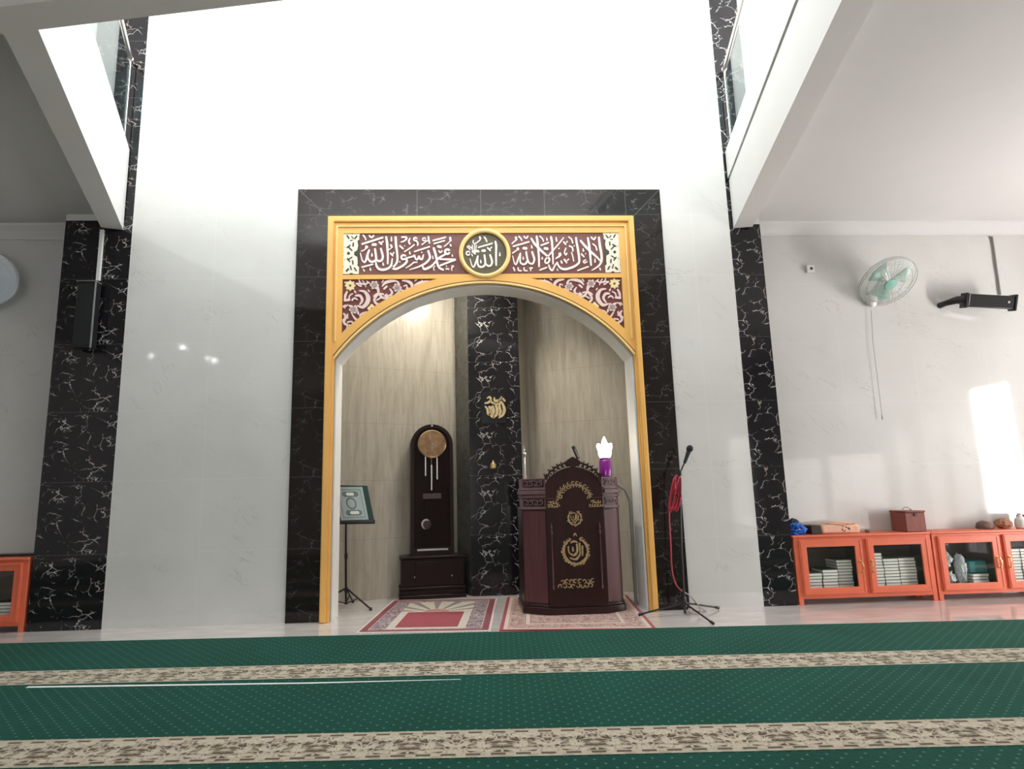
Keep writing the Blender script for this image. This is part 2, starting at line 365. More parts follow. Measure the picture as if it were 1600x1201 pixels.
    def build(s, name, mat, parent=None, bevel=0.0, smooth=True, world=True):
        off = Vector((0, 0, 0))
        if parent is not None and world:
            p = parent
            while p is not None: off += p.location; p = p.parent
        me = bpy.data.meshes.new(name); me.from_pydata([tuple(Vector(v) - off) for v in s.v], [], s.f)
        bm = bmesh.new(); bm.from_mesh(me); bmesh.ops.recalc_face_normals(bm, faces=bm.faces); bm.to_mesh(me); bm.free()
        me.materials.append(MAT[mat] if isinstance(mat, str) else mat)
        if smooth:
            me.polygons.foreach_set('use_smooth', [True] * len(me.polygons)); me.set_sharp_from_angle(angle=R(35))
        o = bpy.data.objects.new(name, me); COL.objects.link(o); o.parent = parent
        if bevel:
            b = o.modifiers.new('bevel', 'BEVEL'); b.width = bevel; b.segments = 2; b.limit_method = 'ANGLE'; b.angle_limit = R(40)
        return o

def tag(o, label=None, cat=None, group=None, kind=None):
    if label: o['label'] = label
    if cat: o['category'] = cat
    if group: o['group'] = group
    if kind: o['kind'] = kind
    return o
def thing(name, label, cat, loc=(0, 0, 0), rz=0.0, group=None):
    o = bpy.data.objects.new(name, None); COL.objects.link(o); o.location = loc; o.rotation_euler = (0, 0, rz); o.empty_display_size = 0.05
    return tag(o, label, cat, group)
def struct(name, mb, mat, label=None, bevel=0.0, smooth=False):
    o = mb.build(name, mat, None, bevel, smooth); o['kind'] = 'structure'
    if label: o['label'] = label
    return o
def copy_tree(o, parent=None):
    c = o.copy(); COL.objects.link(c); c.parent = parent
    for ch in list(o.children): copy_tree(ch, c)
    return c

# ================================================================ SETTING
XL, XR, YB, ZC, ZS, ZF = -7.2, 7.6, -12.0, 3.95, 3.785, 4.65    # side walls, back wall, ceiling, beam soffit, balcony curb
OL, OR = -1.245, 1.695                                          # niche opening
ACX, ACZ, AR = 0.225, 1.372, 1.812                              # arch centre and radius
def arc(r, x0, x1, n_=40, lo=None):
    a0 = math.acos(max(-1, min(1, (x0 - ACX) / r))); a1 = math.acos(max(-1, min(1, (x1 - ACX) / r)))
    return [(ACX + r * math.cos(a0 + (a1 - a0) * i / n_), ACZ + r * math.sin(a0 + (a1 - a0) * i / n_)) for i in range(n_ + 1)]
opening = [(OL, 0.0)] + arc(AR, OL, OR) + [(OR, 0.0)]
WL, WR = -3.272, 2.803
T = 0.27
# floor
struct('floor', MB().box(XL, XR, YB, 3.0, -0.12, 0.0), 'floor', 'glossy cream floor tiles')
# front wall with the arched opening
struct('wall_front', MB().prism([[(WL, 0), (WL, 8.7), (WR, 8.7), (WR, 0), (OR, 0)] + opening[::-1][1:-1] + [(OL, 0)]], 0.0, T), 'white_marble', 'tall white marble tiled wall around the arched niche')
# jamb lining of the opening
inner = [(OL + 0.012, 0.0)] + arc(AR - 0.012, OL + 0.012, OR - 0.012) + [(OR - 0.012, 0.0)]
struct('trim_1', MB().prism([opening + inner[::-1]], 0.002, T + 0.012), 'jamb_paint', 'cream painted reveal inside the arch')
# black stone surround
GL, GR, GT = -1.333, 1.772, 3.894
struct('trim_2', MB().prism([[(-1.65, 0), (-1.65, 4.21), (2.083, 4.21), (2.083, 0), (GR, 0), (GR, GT), (GL, GT), (GL, 0)]], -0.022, 0.0), 'black_granite', 'polished black stone surround of the niche', 0.003)
# mitre and tile joints of the surround, thin inlaid strips
mj = MB()
for (xa, za, xb, zb) in [(-1.65, 4.21, GL, GT), (GR, GT, 2.083, 4.21)]:
    mj.tube([(xa, -0.0222, za), (xb, -0.0222, zb)], 0.0028, 6)
for px in (652, 751, 850, 976):
    xx = atY(px, 315).x; mj.box(xx - 0.003, xx + 0.003, -0.0232, -0.02, GT, 4.21)
struct('trim_3', mj, 'grey_stone', 'tile joints of the black surround')
# pilasters
struct('trim_4', MB().box(-3.92, WL, 0.0, 0.4, 0, 3.885).box(-3.80, WL, 0.012, 0.4, 3.885, 8.7), 'black_marble', 'left black veined marble pilaster')
struct('trim_5', MB().box(WR, 3.13, 0.0, 0.4, 0, 3.83).box(WR, 3.13, 0.012, 0.4, 3.83, 8.7), 'black_marble', 'right black veined marble pilaster')
struct('trim_6', MB().box(-3.92, -3.40, 0.0, 0.4, 3.885, 4.1).box(3.02, 3.13, 0.0, 0.4, 3.83, 4.1), 'ceiling_paint', 'plaster caps over the pilasters')
# bay walls
struct('wall_left_bay', MB().box(XL, -3.92, 0.3, 0.5, 0, ZC), 'white_marble', 'marble tiled wall left of the left pilaster')
struct('wall_right_bay', MB().box(3.13, XR, 0.3, 0.5, 0, ZC), 'white_marble', 'marble tiled wall right of the right pilaster')
struct('wall_upper_bays', MB().box(XL, -3.80, 0.3, 0.5, ZC, 8.7).box(3.13, XR, 0.3, 0.5, ZC, 8.7), 'paint', 'upper floor front wall beside the atrium')
# cornices
def cornice(x0, x1, z0a, z1a, z0b, z1b):
    prof = lambda x, za, zb: [(x, 0.31, za), (x, 0.285, za), (x, 0.275, za + (zb - za) * .2), (x, 0.24, za + (zb - za) * .55), (x, 0.20, za + (zb - za) * .8), (x, 0.19, zb), (x, 0.31, zb)]
    v = prof(x0, z0a, z1a) + prof(x1, z0b, z1b); k = 7
    return MB().add(v, [tuple(range(k)), tuple(range(k, 2 * k))[::-1]] + [(i, (i + 1) % k, (i + 1) % k + k, i + k) for i in range(k)])
struct('trim_7', cornice(XL, -3.92, 3.84, 3.96, 3.80, 3.955), 'ceiling_paint', 'white cornice over the left bay wall')
struct('trim_8', cornice(3.13, XR, 3.825, 3.955, 3.825, 3.955), 'ceiling_paint', 'white cornice over the right bay wall')
# void (atrium) edges in plan
VL0, VL1 = (-3.36, 0.0), (-2.38, -2.755)      # left balcony edge, wall end and near end
VR0, VR1 = (2.845, 0.0), (2.03, -3.505)       # right balcony edge
def offset(a, b, d):
    v = Vector((b[0] - a[0], b[1] - a[1])).normalized(); nn = Vector((-v.y, v.x)); return [(a[0] + nn.x * d, a[1] + nn.y * d), (b[0] + nn.x * d, b[1] + nn.y * d)]
sl = 0.19
def band(a, b, d, ext0=0.0, ext1=0.0):
    v = Vector((b[0] - a[0], b[1] - a[1])).normalized()
    a = (a[0] - v.x * ext0, a[1] - v.y * ext0); b = (b[0] + v.x * ext1, b[1] + v.y * ext1); c, e = offset(a, b, d); return [a, b, e, c]
bl = band(VL0, VL1, -sl, 0, 0.0); br = band(VR0, VR1, sl, 0, 0.2); 
bn = band(VL1, VR1, -0.18, 2.9, 0.3)
struct('trim_9', MB().prism([bl], ZS, ZF, 'z'), 'paint', 'left balcony edge beam with white fascia')
struct('trim_10', MB().prism([br], ZS, 4.325, 'z').prism([[(VR0[0] - .012, VR0[1]), (VR1[0] - .012, VR1[1])] + br[2:]], 4.345, ZF, 'z'), 'paint', 'right balcony edge beam with white fascia')
struct('trim_11', MB().prism([[(p[0] + .01, p[1]) for p in br]], 4.32, 4.35, 'z'), 'grey_trim', 'dark groove along the right balcony fascia')
struct('trim_12', MB().prism([bn], ZS - .002, ZF + .002, 'z'), 'paint', 'near balcony edge beam crossing the atrium')
# ceiling slab around the void
struct('ceiling', MB().prism([[(XL, YB), (XL, 0.5), (-3.8, 0.5), (-3.45, 0.0), bl[3], bl[2], br[2], br[3], (3.0, 0.0), (3.1, 0.5), (XR, 0.5), (XR, YB)]], ZC, 4.55, 'z'), 'ceiling_paint', 'painted lower ceiling under the balcony')
# roof with the skylight opening, side walls, back wall
def holes_wall(axis, a0, a1, outer, holes):
    mb = MB(); us = sorted({p[0] for l in [outer] + holes for p in l}); V0, V1 = min(p[1] for p in outer), max(p[1] for p in outer)
    for ua, ub in zip(us, us[1:]):
        um = (ua + ub) / 2; cuts = sorted((min(p[1] for p in h), max(p[1] for p in h)) for h in holes if min(p[0] for p in h) < um < max(p[0] for p in h)); v = V0
        for c0, c1 in cuts + [(V1, V1)]:
            if c0 > v: mb.prism([[(ua, v), (ub, v), (ub, c0), (ua, c0)]], a0, a1, axis)
            v = c1
    return mb
rect = lambda u0, u1, v0, v1: [(u0, v0), (u1, v0), (u1, v1), (u0, v1)]
struct('ceiling_upper', MB().prism([rect(XL, XR, YB, 0.5), rect(-3.2, 2.4, -3.8, -0.05)], 8.45, 8.7, 'z'), 'paint', 'upper roof around the skylight')
wins = [(-2.32, -1.60, 0.0, 2.5), (-2.87, -2.39, 0.0, 2.13), (-3.45, -3.0, 0.0, 2.13), (-4.15, -3.72, 0.0, 2.13), (-0.85, 0.12, 0.0, 2.6), (-6.25, -4.4, 0.0, 1.7), (-8.4, -6.45, 0.0, 1.7), (-11.9, -10.4, 0.0, 2.45)]  # tall openings mirrored in the marble, then extra ones added to admit light
struct('wall_right', holes_wall('x', XR, XR + .08, rect(YB, 0.5, -0.02, 4.5), [rect(a, b, max(c, 0.01), d) for a, b, c, d in wins]), 'paint', 'right side wall with doors and windows')
struct('wall_right_upper', holes_wall('x', XR, XR + .2, rect(YB, 0.5, 4.5, 8.7), [rect(-6.7, -1.7, 5.6, 7.8)]), 'paint', 'upper right side wall')
struct('wall_left', MB().box(XL - .2, XL, YB, 0.5, 0, 8.7), 'paint', 'left side wall')
bw = [(-3.8, -2.1), (-1.9, -0.2)]  # low back openings added only to let the frontal fill in
struct('wall_back', holes_wall('y', YB - .2, YB, rect(XL, XR, -0.02, 8.7), [rect(a, b, 0.3, 2.6) for a, b in bw] + [rect(-4.5, 4.5, 5.7, 7.9)]), 'paint', 'back wall with windows')
k = 0
for i, (a, b, c, d) in enumerate(wins):
    k += 1
    fr = MB().prism([rect(a, b, max(c, .012), d), rect(a + .04, b - .04, max(c, .012) + .04, d - .04)], XR + .02, XR + .06, 'x')
    struct('window_%d' % k, fr, 'white_plastic', 'white framed opening in the right side wall')
    if i > 0:
        g = MB().box(XR + .04, XR + .045, a + .04, b - .04, max(c, .012) + .04, d - .04).build('pane', 'tinted' if i < 5 else 'added_window', bpy.data.objects['window_%d' % k]); 
# niche walls
nz = 4.0
NB = 1.10
def slab(a, b, th, z0, z1):
    c, d = offset(a, b, th); return MB().prism([[a, b, d, c]], z0, z1, 'z')
struct('wall_niche_left', slab((-1.95, 0.69), (-0.10, 1.53), 0.12, 0, nz), 'travertine', 'travertine tiled left wall of the niche')
struct('wall_niche_right', slab((0.79, 1.53), (2.35, 0.80), 0.12, 0, nz), 'travertine', 'travertine tiled right wall of the niche')
struct('wall_niche_pier', MB().prism([[(0.058, NB), (0.653, NB), (0.653, 1.7), (0.058, 1.7)]], 0, nz, 'z'), 'black_marble_niche', 'black veined marble panel at the back of the niche')
struct('wall_niche_pier_side', MB().prism([[(0.057, NB), (0.057, 1.7), (-0.10, 1.7), (-0.10, 1.53)]], 0, nz, 'z'), 'grey_stone', 'dark grey stone strip beside the black marble')
struct('wall_niche_pier_right', MB().prism([[(0.654, NB), (0.79, 1.53), (0.79, 1.7), (0.654, 1.7)]], 0, nz, 'z'), 'travertine', 'stone return right of the black marble')
struct('wall_niche_side', MB().box(-2.0, -1.9, T, 0.9, 0, nz).box(2.3, 2.4, T, 1.0, 0, nz), 'travertine', 'side walls of the niche behind the arch')
struct('ceiling_niche', MB().box(-2.0, 2.4, T, 1.75, nz, nz + .1), 'ceiling_paint', 'ceiling of the niche')
nl = bpy.data.lights.new('niche_downlight', 'SPOT'); nl.energy = 120; nl.color = (1.0, 0.93, 0.80); nl.spot_size = R(95); nl.spot_blend = 0.9; nl.shadow_soft_size = 0.05; nl.energy = 80
no = bpy.data.objects.new('niche_downlight', nl); COL.objects.link(no); no.location = (0.35, 0.42, 3.75); no.rotation_euler = (Vector((-0.75, 1.15, 2.3)) - no.location).to_track_quat('-Z', 'Y').to_euler()

nf = bpy.data.lights.new('niche_right_fill', 'SPOT'); nf.spot_size = R(62); nf.spot_blend = 1.0; nf.shadow_soft_size = 0.08; nf.energy = 120; nf.color = (1.0, 0.93, 0.80)  # fill spot added to brighten the right niche wall, no fixture known
nfo = bpy.data.objects.new('niche_right_fill', nf); COL.objects.link(nfo); nfo.location = (0.25, 0.45, 3.9); nfo.rotation_euler = (Vector((1.45, 1.15, 1.2)) - nfo.location).to_track_quat('-Z', 'Y').to_euler()
npt = bpy.data.lights.new('niche_jamb_fill', 'POINT'); npt.energy = 18; npt.color = (1.0, 0.94, 0.83); npt.shadow_soft_size = 0.08  # point fill added to brighten the jambs, no pendant hangs here
npo = bpy.data.objects.new('niche_jamb_fill', npt); COL.objects.link(npo); npo.location = (-0.25, 0.60, 3.66)
# ================================================================ CARPETS
ca = math.atan(-0.055)
def carpet(name, label, yfar, b0, b1, ynear, x0=-7.0, x1=7.3, tape=False):
    o = MB().box(x0, x1, ynear - yfar, 0.0, 0.0, 0.011).build(name, carpet_mat('carpet_' + str(round(-yfar, 2)), b0 - yfar, b1 - yfar), None, 0.002)
    o.location = (0, yfar, 0.001); o.rotation_euler = (0, 0, ca); return tag(o, label, 'carpet', 'rolls of green prayer carpet')
carpet('prayer_carpet', 'green dotted carpet roll with beige band, the row nearest the niche', -0.690, -1.548, -1.866, -1.868)
c2 = carpet('prayer_carpet', 'green dotted carpet roll, second row from the niche, pale strip at its far edge', -1.873, -2.782, -3.095, -3.098)
carpet('prayer_carpet', 'green dotted carpet roll, third row, at the bottom edge of the photo', -3.104, -4.012, -4.325, -4.33)
e = MB()
pA, pB, pC = atZ(40, 1073.5, .013), atZ(480, 1067, .013), atZ(720, 1060.5, .013)
def strip(P_, Q_, h0, h1): return [P_, Q_, Q_ + Vector((0, h1, 0)), P_ + Vector((0, h0, 0))]
for (P_, Q_, h0, h1) in ((pA, pB, .028, .022), (pB, pC, .022, .006)):
    q = strip(P_, Q_, h0, h1); e.add([tuple(v) for v in q] + [(v.x, v.y, .0115) for v in q], [(0, 1, 2, 3), (7, 6, 5, 4), (0, 4, 5, 1), (1, 5, 6, 2), (2, 6, 7, 3), (3, 7, 4, 0)])
tp = e.build('edge_binding', 'page', None); tp.parent = c2; tp.matrix_parent_inverse = (Matrix.Translation(c2.location) @ Matrix.Rotation(ca, 4, 'Z')).inverted(); tp['label'] = 'pale edge strip of the carpet roll'
carpet('prayer_carpet', 'green dotted carpet roll, fourth row from the niche, under the viewpoint', -4.336, -5.24, -5.553, -5.56)
carpet('prayer_carpet', 'green dotted carpet roll, fifth row from the niche, behind the viewpoint', -5.566, -6.47, -6.78, -6.79)

# ================================================================ MIHRAB FRAME
YG = -0.022
mf = thing('mihrab_frame', 'golden arched frame with maroon calligraphy panels around the prayer niche', 'arch frame', (0.22, YG, 0))
# main ochre plate with panel windows
P0 = lambda px, py: (lambda p: (p.x, p.z))(atY(px, py, -0.05))
lx0, lx1 = P0(536.3, 395)[0], P0(968.5, 395)[0]; lz1 = P0(757, 363.2)[1]; lz0 = P0(757, 427.5)[1]
mcx, mcz = P0(757.5, 395.5); mr = 0.222; mro = 0.262
sz1 = P0(757, 434.2)[1]; ROUT = 1.925
sx0, sx1 = lx0 - 0.002, lx1 + 0.004
def spandrel(side):
    xa = sx0 if side < 0 else sx1
    zz = lambda x: ACZ + math.sqrt(ROUT ** 2 - (x - ACX) ** 2)
    xe = ACX + side * math.sqrt(ROUT ** 2 - (sz1 - ACZ) ** 2)
    n_ = 24; pts = [(xa + (xe - xa) * i / n_, zz(xa + (xe - xa) * i / n_)) for i in range(n_ + 1)]
    return pts + [(xa, sz1)]
circ = lambda r, n_=48: [(mcx + r * math.cos(2 * math.pi * i / n_), mcz + r * math.sin(2 * math.pi * i / n_)) for i in range(n_)]
# text windows clipped by the medallion circle
def textwin(side):
    dz1 = math.sqrt(mro ** 2 - min(mro, abs(lz1 - mcz)) ** 2) if abs(lz1 - mcz) < mro else 0
    dz0 = math.sqrt(mro ** 2 - min(mro, abs(lz0 - mcz)) ** 2) if abs(lz0 - mcz) < mro else 0
    a1 = math.atan2(lz1 - mcz, side * dz1); a0 = math.atan2(lz0 - mcz, side * dz0)
    if side < 0 and a0 < 0: a0 += 2 * math.pi
    arcp = [(mcx + mro * math.cos(a1 + (a0 - a1) * i / 16), mcz + mro * math.sin(a1 + (a0 - a1) * i / 16)) for i in range(17)]
    xa = lx0 if side < 0 else lx1
    return [(xa, lz1)] + arcp + [(xa, lz0)]
TWL, TWR, SPL, SPR = textwin(-1), textwin(1), spandrel(-1), spandrel(1)
gi = [(OL, 0.001)] + arc(AR, OL, OR) + [(OR, 0.001)]
plate = [(GL, .001), (GL, GT), (GR, GT), (GR, .001)] + gi[::-1]
MB().prism([plate, TWL, TWR, SPL, SPR, circ(mr)], -0.052, YG).build('plate', 'gold', mf, 0.0)
MB().prism([plate], -0.030, YG + .0).build('backing_board', 'gold', mf)
# outer moulding: stepped, with a shadow groove
mw = 0.060
MB().prism([[(GL, .001), (GL, GT), (GR, GT), (GR, .001), (GR - mw, .001), (GR - mw, GT - mw), (GL + mw, GT - mw), (GL + mw, .001)]], -0.085, -0.05).build('outer_moulding', 'gold', mf, 0.012)
MB().prism([[(GL + .082, 2.60), (GL + .082, GT - .098), (GR - .082, GT - .098), (GR - .082, 2.60), (GR - .1, 2.60), (GR - .1, GT - .112), (GL + .1, GT - .112), (GL + .1, 2.60)]], -0.070, -0.05).build('inner_moulding', 'gold_bright', mf, 0.006)
# arch bead and groove
MB().prism([arc(AR + .035, OL - .015, OR + .015) + arc(AR + .022, OL - .015, OR + .015)[::-1]], -0.054, -0.05).build('arch_groove', plain('dark_bronze_groove', (0.16, 0.07, 0.012), 0.6), mf)
MB().prism([arc(AR + .020, OL - .012, OR + .012) + arc(AR, OL, OR)[::-1]], -0.068, -0.05).build('arch_bead', 'gold_bright', mf, 0.004)
# panels
inscr_l = MB().prism([TWL], -0.036, -0.030).build('inscription_panel', 'maroon', mf); inscr_l['label'] = 'left maroon inscription panel'
inscr_r = MB().prism([TWR], -0.036, -0.030).build('inscription_panel', 'maroon', mf); inscr_r['label'] = 'right maroon inscription panel'
sp_l = MB().prism([SPL], -0.036, -0.030).build('spandrel_panel', 'maroon_deep', mf); sp_l['label'] = 'left floral spandrel panel'
sp_r = MB().prism([SPR], -0.036, -0.030).build('spandrel_panel', 'maroon_deep', mf); sp_r['label'] = 'right floral spandrel panel'
med = MB().prism([circ(mr + .002)], -0.040, -0.030).build('medallion', 'olive', mf); med['label'] = 'round olive medallion in a gold ring'
MB().add([], []).tube([(mcx + (mr + .018) * math.cos(2 * math.pi * i / 48), -0.062, mcz + (mr + .018) * math.sin(2 * math.pi * i / 48)) for i in range(48)], 0.021, 10, closed=True).build('medallion_ring', 'gold_bright', med)

YS = -0.046
def pen(ox, oy, sc):
    def P(u, v, d):
        p = atY(ox + u / sc, oy + v / sc, YS); return (p.x, d, p.z)
    return P
def ring(cx, cy, r, n_=9): return [(cx + r * math.cos(2 * math.pi * i / n_), cy + r * math.sin(2 * math.pi * i / n_)) for i in range(n_ + 1)]
A = pen(530, 355, 14.545); B = pen(620, 355, 14.545); Cc = pen(715, 355, 15.01); D = pen(790, 355, 15.01); E_ = pen(865, 355, 14.545)
KW = 1.06
def strokes(mb, P, items):
    for i, (w_, pts) in enumerate(items): mb.ribbon(pts, [x * KW for x in w_] if isinstance(w_, (list, tuple)) else w_ * KW, P, -0.046 - 0.00012 * (i % 9), -0.036)
L = MB()
strokes(L, A, [([42, 50, 46, 40, 36], [(1065, 210), (1085, 330), (1095, 480), (1105, 650), (1100, 820)]), ([48, 50, 44, 44, 44, 40, 34], [(1280, 215), (1292, 400), (1315, 560), (1322, 700), (1310, 790), (1250, 870), (1190, 910)]),
 ([30, 46, 50, 52, 46, 40, 26], [(835, 785), (845, 860), (900, 935), (1000, 955), (1110, 925), (1180, 850), (1205, 700)]),
 ([40, 46, 44, 46, 44, 40, 42], [(945, 475), (975, 580), (990, 660), (965, 735), (910, 760), (858, 735), (830, 650)]), ([42, 46, 44], [(812, 480), (825, 570), (840, 700)]),
 ([44, 46, 46, 40, 30, 28], [(845, 720), (790, 765), (715, 770), (665, 720), (650, 640), (672, 515)]), ([40, 44, 40, 36, 26], [(680, 510), (640, 620), (610, 740), (570, 785), (520, 740)]), ([30, 20], [(520, 740), (480, 580)]),
 (58, [(760, 385), (828, 385)]), (38, [(520, 372), (990, 222)]), (60, [(612, 428), (628, 445)]), (22, [(625, 460), (560, 510), (500, 532)]), (30, [(540, 170), (575, 205), (602, 270)]), (32, [(682, 178), (735, 222), (782, 178)]),
 (36, [(910, 325), (965, 378)]), (28, [(955, 350), (1000, 308)]), ([16, 42], [(742, 580), (745, 640)]), (32, [(515, 898), (765, 832)]), ([18, 34], [(545, 940), (568, 985)]), ([18, 38], [(700, 910), (712, 965)]), ([18, 40], [(990, 790), (1002, 845)]),
 ([24, 30], [(1185, 212), (1188, 305)]), (40, [(1170, 395), (1200, 438)]), (20, [(1190, 460), (1122, 502)]), (36, [(1165, 582), (1215, 635)]), (24, [(1215, 600), (1245, 562)]), (24, [(1190, 770), (1205, 700)])])
strokes(L, B, [(42, ring(150, 672, 48)), ([42, 46, 48, 46, 46, 44], [(215, 700), (225, 770), (160, 845), (60, 905), (-40, 940), (-120, 905)]),
 ([30, 34, 36, 34], [(215, 695), (300, 670), (370, 650), (400, 625)]), (38, [(400, 625), (425, 700), (465, 722), (505, 650)]), ([40, 42, 38, 26], [(505, 650), (530, 708), (575, 712), (605, 615)]),
 ([44, 46, 48, 44, 40, 30, 16], [(712, 525), (738, 600), (752, 680), (700, 765), (600, 840), (450, 905), (290, 955)]), ([30, 48, 52, 46, 30], [(585, 870), (610, 930), (665, 935), (800, 865), (905, 740)]),
 ([50, 52, 50, 48, 44, 48, 44], [(838, 465), (872, 570), (900, 680), (912, 780), (945, 880), (990, 930), (1052, 955)]),
 (46, ring(1148, 545, 52)), ([36, 42, 40], [(1110, 600), (1010, 655), (930, 705)]), ([30, 44, 34], [(950, 712), (1150, 720), (1330, 718)]), ([34, 40, 36], [(1330, 735), (1150, 795), (985, 860)]),
 (32, [(822, 293), (1108, 218)]), (30, [(845, 363), (1085, 293)]), (32, [(402, 542), (745, 432)]), (26, [(175, 545), (290, 472), (400, 385)]),
 (34, ring(420, 262, 34)), (32, [(445, 310), (480, 350), (470, 400)]), ([34, 40, 38, 22], [(110, 215), (220, 222), (185, 290), (95, 330)]), ([20, 34, 42], [(300, 235), (272, 310), (292, 365)]), (24, ring(620, 265, 34)), (24, [(570, 385), (650, 325), (710, 290)]), (36, [(715, 205), (740, 350)]),
 (46, [(1212, 225), (1222, 295)]), (22, [(1205, 315), (1140, 378), (1075, 430)]), (36, [(1218, 385), (1230, 418)]), (52, [(935, 425), (1000, 440)]), (28, [(955, 522), (990, 565), (1030, 522)]),
 (36, [(68, 412), (142, 478)]), (26, [(175, 410)]), ([18, 38], [(288, 535), (300, 592)]), (34, [(565, 562)]), ([18, 32], [(818, 640), (822, 700)]), ([18, 34], [(1255, 610), (1265, 650)]), (32, [(68, 775)]), (28, [(380, 790), (458, 785)]), ([26, 24, 18], [(372, 800), (285, 870), (205, 915)]),
 (22, [(868, 870), (835, 915), (850, 965)]), (30, [(1130, 872)]), (32, [(1120, 932), (1180, 942)]), (24, [(1250, 870), (1290, 872), (1245, 915), (1255, 970)])])
L.build('lettering', 'script_white', inscr_l)
L = MB()
strokes(L, D, [([36, 54, 52, 50, 46, 40, 40, 38, 36, 34], [(600, 250), (680, 375), (770, 475), (880, 580), (985, 675), (1030, 750), (990, 820), (940, 825), (928, 765), (985, 680)]), ([30, 34, 30, 26], [(1000, 665), (1105, 540), (1240, 385), (1360, 235)]),
 ([44, 48, 44, 40, 34], [(728, 205), (750, 340), (765, 500), (782, 700), (785, 915)]), ([42, 46, 40, 30], [(1065, 215), (1088, 340), (1102, 550), (1115, 850)]),
 ([40, 44, 44, 40, 36, 40, 40], [(620, 565), (650, 650), (675, 745), (645, 830), (585, 845), (530, 790), (500, 680)]), (40, [(482, 565), (500, 680)]), ([42, 42, 38, 34, 30], [(515, 775), (460, 850), (385, 850), (342, 790), (350, 600)]), ([34, 36, 34, 24], [(350, 600), (300, 720), (248, 860), (205, 830)]), ([26, 18], [(205, 830), (165, 660)]),
 (32, [(178, 438), (550, 330)]), (26, [(150, 375), (200, 325), (250, 290)]), (46, [(238, 225), (255, 275)]), (30, [(308, 205), (355, 250), (378, 300)]), (32, [(430, 205), (482, 248), (522, 200)]), (24, [(158, 600), (260, 532)]), (56, [(285, 485), (292, 510)]), (56, [(420, 482), (490, 485)]), ([18, 36], [(605, 410), (618, 478)]), ([16, 38], [(410, 680), (415, 735)]),
 (28, [(802, 202), (862, 255), (888, 320)]), ([18, 36], [(962, 235), (975, 290)]), (32, [(828, 415), (1008, 348)]), (56, [(915, 485), (985, 495)]), ([18, 36], [(1188, 230), (1195, 305)]), (34, [(1255, 485)]), ([18, 34], [(858, 690), (860, 735)]), (32, [(805, 992), (965, 932)]), (22, [(1185, 715), (1265, 650)]), (56, [(1272, 605), (1282, 630)]), ([18, 36], [(1298, 780), (1318, 825)]),
 (30, [(182, 935), (215, 1008)]), (30, [(292, 938), (305, 1000), (368, 1010)]), (30, [(432, 938), (442, 1000), (508, 1010)]), (28, [(562, 948), (630, 942)]), (26, [(595, 950), (588, 1008)]), ([28, 36, 42, 34, 30], [(1012, 870), (1040, 950), (1095, 1000), (1150, 900), (1210, 810)]), (34, [(1212, 995)])])
strokes(L, E_, [([26, 38, 46, 50, 46, 44, 44, 46, 42, 36], [(82, 788), (115, 870), (185, 930), (285, 940), (450, 890), (560, 815), (585, 740), (558, 520), (525, 340), (508, 225)]),
 ([36, 52, 50, 44, 36, 28], [(610, 290), (700, 400), (820, 525), (950, 640), (1040, 730), (1060, 765)]), ([36, 48, 44, 34], [(778, 230), (808, 400), (832, 620), (853, 855)]), ([40, 48, 46, 46, 38, 30, 18], [(1030, 218), (1055, 420), (1088, 600), (1088, 760), (1035, 855), (960, 915), (870, 965)]),
 (28, [(342, 210), (408, 265), (435, 350)]), (32, [(228, 325), (275, 382)]), (24, [(290, 335), (315, 308)]), ([20, 34], [(55, 215), (68, 308)]), (34, [(358, 418), (425, 455), (440, 528)]), (30, [(468, 412)]), (24, [(408, 560), (435, 650), (458, 762)]), (28, [(280, 465), (248, 560), (278, 618), (302, 580)]), (36, [(122, 472)]), (58, [(138, 595), (150, 625)]), (24, [(135, 655), (50, 702)]), ([18, 38], [(168, 745), (188, 800)]), (36, [(242, 720), (300, 795)]), (28, [(312, 740), (345, 715)]), ([18, 38], [(670, 475), (680, 530)]), (34, [(632, 598), (690, 660)]), (30, [(730, 590)]), (28, [(728, 732), (682, 760), (702, 800), (762, 770)]), (28, [(890, 370), (955, 425), (985, 510)]), (32, [(852, 215), (915, 270), (952, 215)]), ([18, 38], [(938, 705), (945, 778)]), (28, [(548, 972), (792, 885)]), (30, [(1050, 915), (1065, 960)]), ([18, 36], [(80, 930), (95, 970)])])
L.build('lettering', 'script_white', inscr_r)
L = MB(); YS2 = YS
strokes(L, Cc, [([40, 48, 44, 36], [(885, 322), (905, 430), (902, 620), (905, 880)]), ([40, 44, 46, 42, 40, 38], [(760, 635), (790, 720), (808, 810), (775, 885), (715, 895), (660, 850)]), (42, [(628, 640), (645, 760), (650, 850)]), ([42, 44, 42, 38, 34], [(645, 865), (595, 915), (520, 915), (472, 850), (470, 680)]), ([36, 38, 34, 20], [(475, 665), (435, 790), (375, 925), (325, 860)]), ([24, 16], [(325, 860), (290, 725)]),
 (32, [(488, 462), (815, 368)]), (58, [(580, 540), (640, 540)]), (36, [(702, 472), (770, 538)]), (24, [(765, 488), (800, 455)]), (42, [(518, 215), (535, 260)]), (26, [(530, 285), (455, 345), (400, 375), (362, 340), (372, 295)]), (32, [(622, 218), (660, 265), (685, 330)]), ([18, 40], [(540, 755), (546, 815)]), ([18, 36], [(990, 580), (990, 655)]),
 (52, [(350, 562), (420, 545), (490, 558)]), (46, [(380, 580), (410, 610)]), (30, ring(245, 600, 42)), (26, [(220, 440), (300, 520)]), (26, [(255, 420), (330, 480)]), (22, [(345, 405), (348, 520)]), (22, [(395, 400), (395, 520)]), (22, [(435, 405), (432, 500)]), (20, [(330, 620), (350, 665)])])
L.build('lettering', 'script_white', med)

